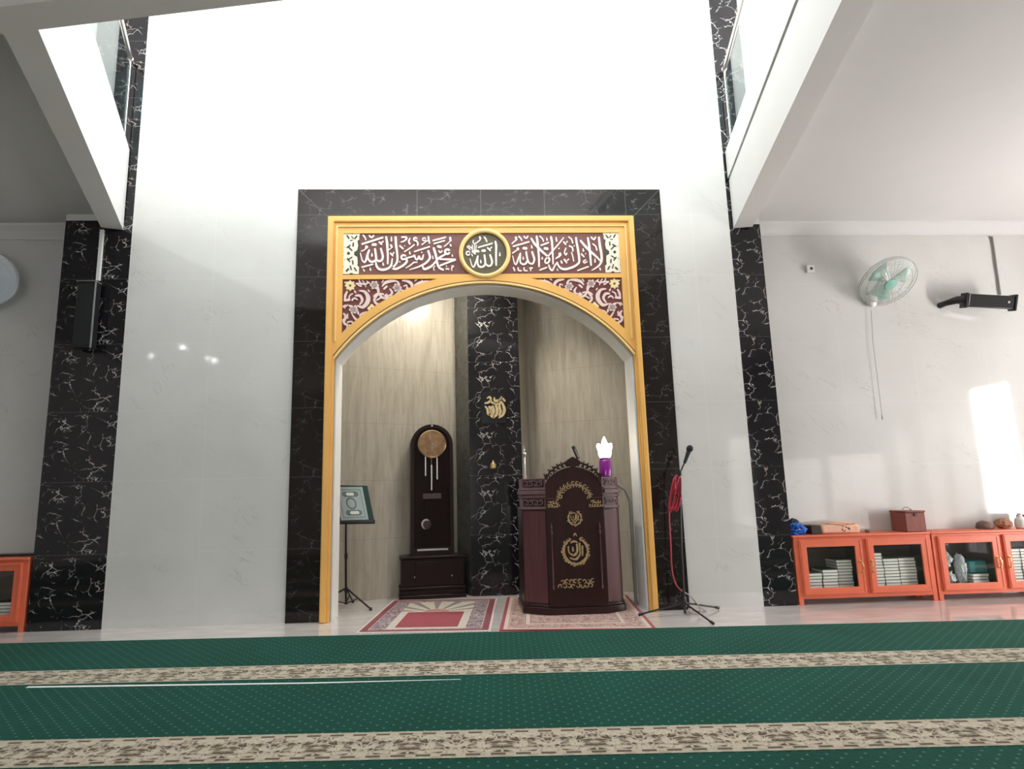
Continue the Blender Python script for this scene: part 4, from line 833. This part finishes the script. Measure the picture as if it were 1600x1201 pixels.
# red cable: bundle of loops then down
rc = MB()
for k_ in range(5):
    c_ = Vector((1.905 + .012 * k_, -.275 - .006 * k_, 1.06 + .012 * (k_ % 3))); rx, rz = .018 + .009 * (k_ % 3), .155 - .018 * (k_ % 2)
    rc.tube([(c_.x + rx * math.cos(a) + .03 * math.sin(a), c_.y + .012 * math.sin(a * 2), c_.z + rz * math.sin(a)) for a in [2 * math.pi * i / 28 for i in range(28)]], 0.0058, 8, closed=True)
rc.tube([(1.955, -.27, 1.23), (1.94, -.28, 1.18), (1.93, -.285, 1.12)], .010, 8)
pts = [atY(a, b, -.27) for a, b in ((1052, 760), (1046, 800), (1048, 850), (1050, 890), (1056, 912), (1064, 921))]
def smooth(ps, n_=6):
    ps = [Vector(p) for p in ps]; out = []
    for i in range(len(ps) - 1):
        p0, p1, p2, p3 = ps[max(i - 1, 0)], ps[i], ps[i + 1], ps[min(i + 2, len(ps) - 1)]
        for k_ in range(n_):
            t = k_ / n_; out.append(0.5 * ((2 * p1) + (-p0 + p2) * t + (2 * p0 - 5 * p1 + 4 * p2 - p3) * t * t + (-p0 + 3 * p1 - 3 * p2 + p3) * t ** 3))
    return out + [ps[-1]]
rc.tube(smooth(pts), 0.007, 8)
tag(rc.build('microphone_cable', 'red_cable', None), 'red cable looped in a bundle on the microphone stand', 'cable')
pc = smooth([atY(1064, 921, -.235), atY(1078, 930, -.235), atY(1088, 940, -.2), atY(1094, 952, -.19), atZ(1095, 958, .012), atZ(1080, 957, .012), atZ(1076, 950, .02)])
tag(MB().tube(pc, 0.006, 8).tube(smooth([atY(1081, 932, -.2), atY(1090, 945, -.17), (2.17, -.2, .012), (2.06, -.12, .012)]), .006, 8).build('floor_cable', 'pale_cable', None), 'pale cable curling to the floor behind the microphone stand', 'cable')

# ================================================================ PRAYER RUGS
def rug_mat(kind):
    n = NT('rug_' + kind, 0.9, 0.2); x, y, z = n.xyz()
    W, H = (.56, .765) if kind == 'red' else (.64, .80)
    dx = n.math('SUBTRACT', W, n.math('ABSOLUTE', x)); dy = n.math('SUBTRACT', H, n.math('ABSOLUTE', y)); d = n.math('MINIMUM', dx, dy)
    a, _ = n.noise(n.obj, 26, 3, .6, 1.5); b, _ = n.noise(n.obj, 55, 2)
    if kind == 'red':
        flor = n.ramp(a, [(0.43, (0.05, 0.035, 0.06)), (0.49, (0.22, 0.17, 0.19)), (0.54, (0.55, 0.47, 0.43)), (0.62, (0.30, 0.04, 0.06))])
        cream = n.ramp(b, [(0.3, (0.55, 0.46, 0.38)), (0.7, (0.66, 0.57, 0.47))])
        redf = n.ramp(b, [(0.3, (0.27, 0.006, 0.018)), (0.7, (0.36, 0.012, 0.032))])
        stops = [(0.0, (0.62, .52, .46)), (.018, (0.20, 0.008, 0.022)), (.075, (0.55, .42, .38))]
        bord = n.ramp(d, stops, 'CONSTANT')
        col = n.mix(n.math('GREATER_THAN', d, .085), bord, flor)
        inner = n.math('MULTIPLY', n.math('GREATER_THAN', dx, .22), n.math('GREATER_THAN', n.math('SUBTRACT', n.math('ADD', y, H), 0.0), .10))
        inner = n.math('MULTIPLY', inner, n.math('GREATER_THAN', n.math('SUBTRACT', H, y), .16))
        col = n.mix(inner, col, cream)
        rr = n.math('SQRT', n.math('ADD', n.math('MULTIPLY', x, x), n.math('MULTIPLY', n.math('SUBTRACT', y, 0.10), n.math('SUBTRACT', y, 0.10))))
        fan_ = n.math('SINE', n.math('MULTIPLY', n.math('ARCTAN2', n.math('SUBTRACT', y, 0.05), x), 16.0))
        leaf = n.math('MULTIPLY', n.math('MULTIPLY', n.math('GREATER_THAN', fan_, .45), n.math('GREATER_THAN', y, .12)), n.math('MULTIPLY', inner, n.math('GREATER_THAN', rr, .13)))
        col = n.mix(n.math('MULTIPLY', leaf, .75), col, (0.10, 0.09, 0.07))
        dome = n.math('MULTIPLY', n.math('LESS_THAN', rr, .12), n.math('GREATER_THAN', y, .08)); col = n.mix(dome, col, (0.45, 0.22, 0.17))
        rect_ = n.math('MULTIPLY', n.math('LESS_THAN', n.math('ABSOLUTE', x), .27), n.math('MULTIPLY', n.math('LESS_THAN', y, .07), n.math('GREATER_THAN', y, -.60)))
        col = n.mix(rect_, col, redf)
    else:
        flor = n.ramp(a, [(0.42, (0.20, 0.075, 0.07)), (0.49, (0.38, 0.22, 0.18)), (0.57, (0.54, 0.38, 0.30))])
        bord = n.ramp(d, [(0.0, (0.34, .012, .03)), (.03, (0.62, 0.50, 0.42)), (.06, (0.48, .30, .24)), (.075, (0.60, 0.47, 0.38)), (.2, (0.30, .16, .13)), (.212, (0.62, .49, .40)), (.25, (.30, .16, .13)), (.26, (0.55, .4, .33))], 'CONSTANT')
        msk = n.math('MULTIPLY', n.math('GREATER_THAN', d, .08), n.math('SUBTRACT', 1.0, n.math('MULTIPLY', n.math('GREATER_THAN', d, .2), n.math('LESS_THAN', d, .262))))
        col = n.mix(msk, bord, flor)
    n.set('Base Color', col); n.bump(b, .5, .004); n.set('Sheen Weight', .3)
    return n.m
def rug(name, label, c, rz, W, H, kind, fringe):
    t = thing(name, label, 'rug', c, rz)
    loc(MB().box(-W, W, -H, H, 0, .008), 'pile', rug_mat(kind), t, .003)
    m_ = MB(); rnd = random.Random(3)
    for i in range(90):
        u0 = -W + 2 * W * (i + .5) / 90
        for s_ in ((-1, 1) if fringe == 2 else (1,)):
            m_.tube([(u0, s_ * H, .004), (u0 + rnd.uniform(-.006, .006), s_ * (H + .022), .004)], .0032, 5)
    o = loc(m_, 'fringe', 'page', t); o['kind'] = 'stuff'
    return t
rug('prayer_rug', 'burgundy bordered prayer rug with plain red centre in front of the clock', (-0.30, 0.175, 0.001), R(-5.0), .56, .765, 'red', 2)
rug('prayer_rug', 'pale pink beige prayer rug with thin red edge under the pulpit', (0.985, 0.09, 0.0), R(-6.2), .64, .80, 'pale', 1)

# ================================================================ CABINETS
def cabinet(label, x0, wd=1.365):
    t = thing('display_cabinet', label, 'cabinet', (x0, 0.0, 0.0))
    dp = 0.285; zb, zt = 0.055, 0.622
    c = MB()
    for fx in (0.0, wd - .045):
        for fy in (0.0, dp - .04): c.box(fx + .0005, fx + .045, fy + .0005 - (.004 if fy == 0 else 0), fy + .039, 0, zb)
    # carcass: sides, bottom, back, top and face frame
    c.box(.001, .02, .021, dp, zb, zt - .001).box(wd - .02, wd - .001, .021, dp, zb, zt - .001).box(.02, wd - .02, dp - .01, dp - .001, zb, zt - .001).box(.02, wd - .02, .02, dp - .01, .095, .112).box(wd / 2 - .012, wd / 2 + .012, .02, dp - .01, .1, zt)
    c.box(.05, wd - .05, -.0035, .0195, zb, .098).box(.05, wd - .05, -.0035, .0195, .59, zt - .001).box(0, .05, -.004, .02, zb, zt - .001).box(wd - .05, wd, -.004, .02, zb, zt - .001).box(wd / 2 - .035, wd / 2 + .035, -.003, .019, .098, .59)
    loc(c, 'carcass', 'orange', t, .003)
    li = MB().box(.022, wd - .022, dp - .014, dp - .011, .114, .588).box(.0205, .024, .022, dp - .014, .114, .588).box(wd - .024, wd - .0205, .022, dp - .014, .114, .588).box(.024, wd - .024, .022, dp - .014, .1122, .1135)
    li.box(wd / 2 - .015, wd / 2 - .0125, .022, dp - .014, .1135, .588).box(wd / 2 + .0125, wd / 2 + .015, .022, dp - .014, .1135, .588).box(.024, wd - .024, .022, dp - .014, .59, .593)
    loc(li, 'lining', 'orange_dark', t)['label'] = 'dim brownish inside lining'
    loc(MB().box(-.012, wd + .0, -.02, dp, zt, zt + .022), 'top', 'orange', t, .005)
    for i, (a, b) in enumerate(((.045, wd / 2 - .025), (wd / 2 + .025, wd - .045))):
        st = .068
        d = loc(MB().prism([rect(a, b, .088, .600), rect(a + st, b - st, .088 + st, .600 - st)], -.022, -.004), 'door', 'orange', t, .004)
        loc(MB().prism([rect(a + .012, b - .012, .10, .588), rect(a + .018, b - .018, .106, .582)], -.026, -.022), 'door_moulding', 'orange', d)
        loc(MB().box(a + st - .004, b - st + .004, -.012, -.009, .152, .536), 'glass_pane', 'glass', d)
        hx = b - st / 2 if i == 0 else a + st / 2; s_ = -1 if i == 0 else 1
        loc(MB().tube([(hx, -.022, .39), (hx - s_ * .004, -.04, .385), (hx - s_ * .014, -.048, .35), (hx - s_ * .014, -.048, .33), (hx - s_ * .004, -.04, .295), (hx, -.022, .29)], [.009, .008, .006, .006, .008, .009], 8).lathe([(.013, 0), (.012, .003)], (hx, -.022, .39), 12, (0, -1, 0)).lathe([(.013, 0), (.012, .003)], (hx, -.022, .29), 12, (0, -1, 0)), 'handle', 'brass', d)
    return t
cabinet('orange glass-door cabinet beside the right marble pilaster', 3.150)
cabinet('orange glass-door cabinet cut off by the right edge of the photo', 4.530)
cabinet('orange glass-door cabinet at the left edge, beside the left pilaster', -5.315)
# books
def make_book(w_, th, dp):
    t = thing('book', 'x', 'book')
    loc(MB().box(0, w_, 0, dp, 0, .0025).box(0, w_, 0, dp, th - .0025, th).box(w_ - .003, w_, 0, dp, 0, th), 'cover', 'cover', t)
    loc(MB().box(.003, w_ - .003, .003, dp - .003, .0025, th - .0025), 'page_block', 'page', t)
    return t
proto = {}
ORD = ['bottom', 'second from the bottom', 'third from the bottom', 'fourth from the bottom', 'fifth from the bottom', 'sixth from the bottom', 'seventh from the bottom', 'eighth from the bottom', 'ninth from the bottom', 'tenth from the bottom', 'eleventh from the bottom', 'twelfth from the bottom']
def stack(x0, n_, w_, where, y0=.035, th=.0285, z0=.1138, rnd=random.Random(5)):
    key = (w_, th)
    for i in range(n_):
        if key not in proto: o = proto[key] = make_book(w_, th - .0012, .2)
        else: o = copy_tree(proto[key])
        o.location = (x0 + rnd.uniform(-.004, .004), y0 + rnd.uniform(-.004, .004), z0 + i * th)
        pos = 'topmost' if i == n_ - 1 else ORD[i]
        o['label'] = 'book %s, %s' % (pos if pos == 'topmost' else pos, where); o['category'] = 'book'; o['group'] = 'books stacked behind the cabinet doors'
A1 = 'leftmost stack of the cabinet by the right pilaster'
stack(3.265, 6, .152, 'low stack by the left end, cabinet by the blue cloth')
stack(3.425, 7, .152, 'middle stack under the peach bundle')
stack(3.583, 10, .152, 'dim stack left of the paired handles', .05)
stack(3.885, 12, .152, 'tallest stack right of the paired handles', .03)
stack(4.045, 10, .152, 'middle stack below the wooden chest', .035)
stack(4.21, 10, .17, 'dim stack right of the chest stack', .055)
stack(5.285, 12, .152, 'left stack at the right photo edge')
stack(5.445, 12, .152, 'last stack at the right photo edge')
stack(-4.26, 5, .17, 'stack in the cabinet at the left photo edge', .03)
stack(-4.45, 4, .17, 'farther left stack in the left edge cabinet', .03)
stack(4.945, 4, .16, 'stack under the teal cloth', .06)
# garments
tag(MB().blob((4.735, .15, .185), (.075, .07, .06), .5, 3.6, 1.0, .114).build('folded_garment', 'white_cloth', None), 'white crumpled garment at the bottom left behind the cabinet glass', 'garment', 'white garments in the cabinet')
tag(MB().blob((4.725, .14, .365), (.060, .065, .080), .55, 3.8, 5.0, .272).build('folded_garment', 'white_cloth', None), 'white crumpled garment heaped highest behind the cabinet glass', 'garment', 'white garments in the cabinet')
tag(MB().blob((4.873, .12, .27), (.036, .05, .13), .5, 4.2, 9.0, .114).build('folded_garment', 'white_cloth', None), 'narrow white bundle standing right of the garment heap behind glass', 'garment', 'white garments in the cabinet')
tag(MB().box(4.94, 5.115, .08, .26, .229, .345).build('cloth_box', 'teal_cloth', None, .01), 'teal folded cloth lying on books behind the cabinet glass', 'cloth')
# things on top of the cabinets
ZT = 0.6445
tag(MB().blob((3.24, .08, ZT + .048), (.080, .06, .062), .34, 3.4, 2.2, ZT).build('cloth_bag', 'blue_cloth', None), 'shiny blue crumpled cloth on the cabinet next to the pilaster', 'cloth')
tag(MB().blob((3.28, .215, ZT + .062), (.075, .045, .085), .2, 3.0, 6.1, ZT).build('cloth_bag', 'navy_cloth', None), 'dark navy cloth behind the shiny blue one on the cabinet', 'cloth')
tag(MB().box(3.375, 3.475, .06, .24, ZT, ZT + .085).build('small_box', 'dark_box', None, .006), 'small dark brown box between blue cloth and peach bundle', 'box')
pb = tag(MB().box(3.482, 3.87, .06, .22, ZT, ZT + .085).build('cloth_bundle', 'peach_cloth', None, .02), 'peach cloth bundle with dark spots on the cabinet', 'cloth')
m_ = MB(); rp = random.Random(4)
for i in range(7):
    u0, v0 = 3.72 + rp.uniform(-.04, .04), ZT + .02 + .06 * i / 7
    m_.lathe([(.001, .003), (rp.uniform(.006, .011), .001), (.004, 0)], (u0, .059, v0), 8, (0, -1, 0))
m_.build('spots', 'dark_box', pb)
MB().blob((3.70, .14, ZT + .088), (.16, .075, .02), .4, 4, 3.3, ZT + .075).build('folded_flap', 'peach_cloth', pb)
tag(MB().blob((3.96, .10, ZT + .014), (.022, .02, .016), .3, 3, 1.3, ZT).build('small_stone', 'stone_brown', None), 'tiny brown lump on the cabinet left of the wooden chest', 'object')
ch = thing('wooden_chest', 'reddish wooden donation chest with silver handle on the cabinet', 'chest', (4.40, .12, ZT))
MB().box(4.305, 4.505, .012, .236, ZT, ZT + .185).build('chest_body', 'chest_wood', ch, .006)
MB().box(4.300, 4.510, .006, .240, ZT + .186, ZT + .203).build('lid', 'chest_wood', ch, .005)
MB().tube([(4.345 + .045 * (1 - math.cos(math.pi * i / 12)), .10, ZT + .202 + .034 * math.sin(math.pi * i / 12)) for i in range(13)], .006, 8).build('carry_handle', 'silver', ch)
MB().box(4.39, 4.42, .003, .012, ZT + .15, ZT + .18).build('latch', 'dark_box', ch, .002)
tag(MB().blob((5.215, .15, ZT + .025), (.085, .06, .050), .15, 2, 4.0, ZT).build('cap', 'stone_brown', None), 'flat grey-brown cloth cap on the right edge cabinet', 'cloth')
tag(MB().blob((5.395, .13, ZT + .05), (.082, .06, .05), .2, 2.5, 8.0, ZT).build('pouch', 'tan_cloth', None), 'reddish brown pouch beside the white bottle on the cabinet', 'pouch')
tag(MB().lathe([(.040, 0), (.05, .01), (.055, .05), (.048, .09), (.022, .115), (.018, .135), (.022, .14), (.020, .15)], (5.545, .09, ZT), 24).build('bottle', 'white_plastic', None), 'white rounded bottle standing on the right edge cabinet', 'bottle')
tag(MB().box(5.60, 5.72, .07, .2, ZT, ZT + .13).build('storage_box', 'plum', None, .01), 'plum coloured box right of the white bottle', 'box')
# narrow dark board on the left cabinet
tag(MB().box(-5.1, -3.95, .15, .27, ZT, ZT + .018).build('folded_mat', 'dark_box', None, .004), 'thin dark folded mat lying on the left edge cabinet', 'mat')

# ================================================================ WALL FITTINGS
def fan(label, c, nrm, cage, blade, base_at, cord=None):
    t = thing('wall_fan', label, 'fan', base_at)
    c = Vector(c); nn = Vector(nrm).normalized(); q = Vector((0, 0, 1)).rotation_difference(nn); r_ = .285
    cg = MB()
    for rr, hh in ((r_, 0), (r_, .035), (r_ * .8, .055), (r_ * .5, .07)):
        cg.tube([c + q @ Vector((rr * math.cos(2 * math.pi * i / 40), rr * math.sin(2 * math.pi * i / 40), hh)) for i in range(40)], .0035 if rr == r_ else .0018, 6, closed=True)
    for k_ in range(36):
        a = 2 * math.pi * k_ / 36; cg.tube([c + q @ Vector((rr * math.cos(a), rr * math.sin(a), hh)) for rr, hh in ((.06, .075), (r_ * .55, .068), (r_ * .85, .05), (r_, .02), (r_ * .85, -.03), (.07, -.06))], .0011, 4)
    cg.build('cage', 'mirror_grey', t)
    MB().lathe([(r_, .0), (r_ * .97, .034), (r_ * .8, .053), (r_ * .5, .068), (.03, .075)], c, 40, nn).build('dust_mesh', cage, t)
    MB().lathe([(.04, 0), (.065, .006), (.06, .02), (.02, .026)], c + nn * .062, 24, nn).build('badge', blade, t)
    for k_ in range(3):
        b_ = MB(); a0_ = 2 * math.pi * k_ / 3 + .4; vs_ = []
        for i in range(7):
            for j in range(4):
                a = a0_ + (j / 3 - .5) * (1.15 if i > 1 else .8); rr = .03 + .195 * i / 6
                vs_.append(c + q @ Vector((rr * math.cos(a), rr * math.sin(a), .025 * (j / 3 - .5) * 2)))
        b_.add(vs_, [(i * 4 + j, i * 4 + j + 1, i * 4 + j + 5, i * 4 + j + 4) for i in range(6) for j in range(3)]); o = b_.build('blade', blade, t)
        sm_ = o.modifiers.new('thick', 'SOLIDIFY'); sm_.thickness = .003
    MB().lathe([(.03, -.12), (.055, -.11), (.06, -.03), (.05, 0), (.02, .03)], c, 20, nn).build('motor', 'white_plastic', t)
    ba = Vector(base_at)
    MB().tube([c - nn * .09, ba + Vector((0, -.06, .05)), ba + Vector((0, -.02, .0))], [.022, .022, .03], 12).build('arm', 'white_plastic', t)
    MB().blob(ba + Vector((0, -.035, -.01)), (.062, .045, .10), 0.0, 1, 0, None, 3).build('wall_bracket', 'white_plastic', t)
    if cord:
        MB().tube(cord, .0022, 6).build('pull_cord', 'grey_pipe', t); MB().lathe([(.002, 0), (.006, .01), (.005, .05), (.002, .055)], Vector(cord[-1]) - Vector((0, 0, .05)), 8).build('cord_toggle', 'grey_pipe', t)
    return t
fc = atY(1386, 438, 0.08); fb = atY(1358, 466, .3)
fan('wall fan with pale green blades and hanging cord on the right wall', fc, (0, -.66, -.75), 'fan_cage', 'fan_blade', (fb.x, .298, fb.z), [atY(1361, 484, .27), atY(1364, 535, .27), atY(1371, 590, .27), atY(1378, 648, .27)])
fc = atY(-24, 434, 0.05); fb = atY(-8, 470, .3)
fan('wall fan with pale blue cage partly out of frame at left', fc, (.25, -.95, -.2), 'fan_cage_blue', 'white_plastic', (fb.x, .298, fb.z))
# trunk conduit along the right wall under fan: small camera box
sb = thing('wall_socket', 'small white square socket box left of the wall fan', 'socket', (atY(1265, 420, .3).x, .3, atY(1265, 420, .3).z))
p = atY(1265, 420, .29); MB().box(p.x - .042, p.x + .042, .265, .299, p.z - .04, p.z + .04).build('housing', 'white_plastic', sb, .006)
MB().lathe([(.016, 0), (.016, .004), (.008, .005)], (p.x + .006, .265, p.z), 16, (0, -1, 0)).build('outlet', 'black_metal', sb)
# right speaker: horizontal column on bracket
s0, s1 = atY(1509, 468, .10), atY(1588, 472, .02)
sp = thing('column_speaker', 'black horizontal column loudspeaker mounted high on the right wall', 'loudspeaker', (5.5, .1, 2.97))
dv = (s1 - s0); Ls = dv.length; ux = dv.normalized(); fn = Vector((0, -1, -.25)); fn = (fn - ux * fn.dot(ux)).normalized(); uz = fn.cross(ux).normalized(); 
if uz.z < 0: uz = -uz
def obox(c, a, b, d0, d1, e0, e1):
    v = [c + ux * x_ + fn * y_ + uz * z_ for x_ in (a, b) for y_ in (d0, d1) for z_ in (e0, e1)]
    return v, [(0, 1, 3, 2), (4, 6, 7, 5), (0, 4, 5, 1), (2, 3, 7, 6), (0, 2, 6, 4), (1, 5, 7, 3)]
mb = MB(); mb.add(*obox(s0, .02, Ls - .01, -.10, .0, -.068, .068)); mb.build('enclosure', 'black_metal', sp, .006)
mb = MB(); mb.add(*obox(s0, .03, Ls - .03, .0, .008, -.060, .060)); mb.build('grille', 'black_cloth', sp, .004)
mb = MB(); mb.add(*obox(s0, .0, .022, -.105, .012, -.082, .078)); mb.build('end_cap', 'black_metal', sp, .006)
mb = MB(); mb.add(*obox(s0, Ls - .014, Ls + .008, -.105, .012, -.088, .085)); mb.build('end_cap', 'black_metal', sp, .006)
mb = MB(); mb.add(*obox(s0, .03, .034, .008, .010, -.058, .058)); mb.build('trim_line', 'white_plastic', sp)
mb = MB(); mb.add(*obox(s0, Ls - .085, Ls - .065, .008, .012, -.012, .012)); mb.build('badge', 'silver', sp)
MB().tube([s0 + ux * .02 - fn * .05, s0 - ux * .06 - fn * .05, (s0.x - .13, .22, s0.z - .0), (s0.x - .13, .299, s0.z)], [.055, .042, .03, .035], 12).build('wall_bracket', 'black_metal', sp, .0)
k0, k1 = atY(1550, 369, .285), atY(1563, 460, .285)
tag(MB().tube([(k0.x - .03, .285, k0.z - .005), k0, k1], .010, 10).build('speaker_cable', 'grey_pipe', None), 'grey conduit dropping from the cornice to the right loudspeaker', 'cable')
# left speaker: vertical column
q0, q1 = atY(119, 439, -.13), atY(151, 542, -.13)
sp2 = thing('column_speaker', 'black vertical column loudspeaker mounted on the left marble pilaster', 'loudspeaker', (q0.x + .09, -.01, q1.z))
xa, xb = q0.x, q0.x + .185
MB().box(xa + .01, xb, -.125, -.035, q1.z, q0.z).build('enclosure', 'black_metal', sp2, .008)
MB().box(xa + .018, xb - .02, -.131, -.125, q1.z + .02, q0.z - .02).build('grille', 'black_cloth', sp2, .003)
MB().box(xb - .010, xb + .002, -.134, -.118, q1.z - .004, q0.z + .004).box(xa, xb, -.134, -.035, q0.z, q0.z + .01).build('edge_trim', 'grey_trim', sp2, .002)
MB().box(xa + .06, xa + .12, -.035, -.0005, q1.z + .1, q0.z - .1).build('wall_bracket', 'black_metal', sp2)
p0, p1 = atY(161, 352, -.012), atY(153, 438, -.012)
xm = (p0.x + p1.x) / 2
tag(MB().box(xm - .017, xm + .017, -.026, -.0005, p1.z, 3.78).build('cable_trunking', 'white_plastic', None, .002), 'white cable trunking above the left loudspeaker', 'cable trunking')

# ================================================================ BALCONY RAILINGS
def railing(label, a, b, inset, zr, mat, gz, n_):
    v = Vector((b[0] - a[0], b[1] - a[1], 0)).normalized(); nn = Vector((v.y, -v.x, 0)) * inset
    A_ = Vector((a[0], a[1], 0)) + nn + v * .03; B_ = Vector((b[0], b[1], 0)) + nn; Z = lambda p, z_: Vector((p.x, p.y, z_))
    t = thing('balcony_railing', label, 'railing', (A_.x, A_.y, ZF))
    MB().tube([Z(A_, zr), Z(B_, zr)], .022, 14).blob(Z(A_, zr), (.034, .034, .034), 0, 1, 0, None, 2).build('handrail', 'silver', t)
    L_ = (B_ - A_).length
    for i in range(n_):
        s0_, s1_ = A_ + v * (L_ * i / n_ + .03), A_ + v * (L_ * (i + 1) / n_ - .02)
        th = Vector((v.y, -v.x, 0)) * .005
        q_ = [Z(s0_ - th, ZF + .02), Z(s1_ - th, ZF + .02), Z(s1_ - th, gz), Z(s0_ - th, gz), Z(s0_ + th, ZF + .02), Z(s1_ + th, ZF + .02), Z(s1_ + th, gz), Z(s0_ + th, gz)]
        MB().add(q_, [(0, 1, 2, 3), (7, 6, 5, 4), (0, 4, 5, 1), (1, 5, 6, 2), (2, 6, 7, 3), (3, 7, 4, 0)]).build('glass_panel', mat, t)
    for i in range(n_ + 1):
        s_ = A_ + v * (L_ * i / n_ + (.004 if i == 0 else -.004)); MB().tube([Z(s_, ZF + .001), Z(s_, zr)], .010, 10).build('post', 'silver', t)
railing('glass balcony railing over the left atrium edge', VL0, VL1, .05, 5.64, 'rail_glass', 5.55, 1)
railing('glass balcony railing over the right atrium edge', VR0, VR1, -.05, 5.60, 'rail_glass', 5.5, 3)

# small ceiling LED lamps of the rear left aisle; the wall mirrors them
for (px, py, lab) in ((236, 556, 'leftmost'), (286, 543, 'second'), (323, 560, 'third'), (335, 563, 'rightmost')):
    P_ = atY(px, py, 0); r = ray(px, py); r.y = -r.y; t_ = (ZC - .02 - P_.z) / r.z; Q = P_ + r * t_
    if Q.y < YB + .3: t_ = (-9.0 - P_.y) / r.y; Q = P_ + r * t_
    if Q.x < XL + .2: t_ = (XL + .25 - P_.x) / r.x; Q = P_ + r * t_
    rd = .035 if lab in ('second', 'rightmost') else .022
    o = MB().lathe([(rd, 0), (rd * 1.1, .01), (rd * .6, .05)], (0, 0, 0), 14).build('led_lamp', 'led', None); o.location = Q
    tag(o, 'small bright LED lamp, %s of four, behind the viewpoint' % lab, 'lamp')
    MB().tube([(0, 0, .04), (0, 0, max(.06, ZC - Q.z))], .004, 6).build('drop_wire', 'grey_pipe', o, world=False)
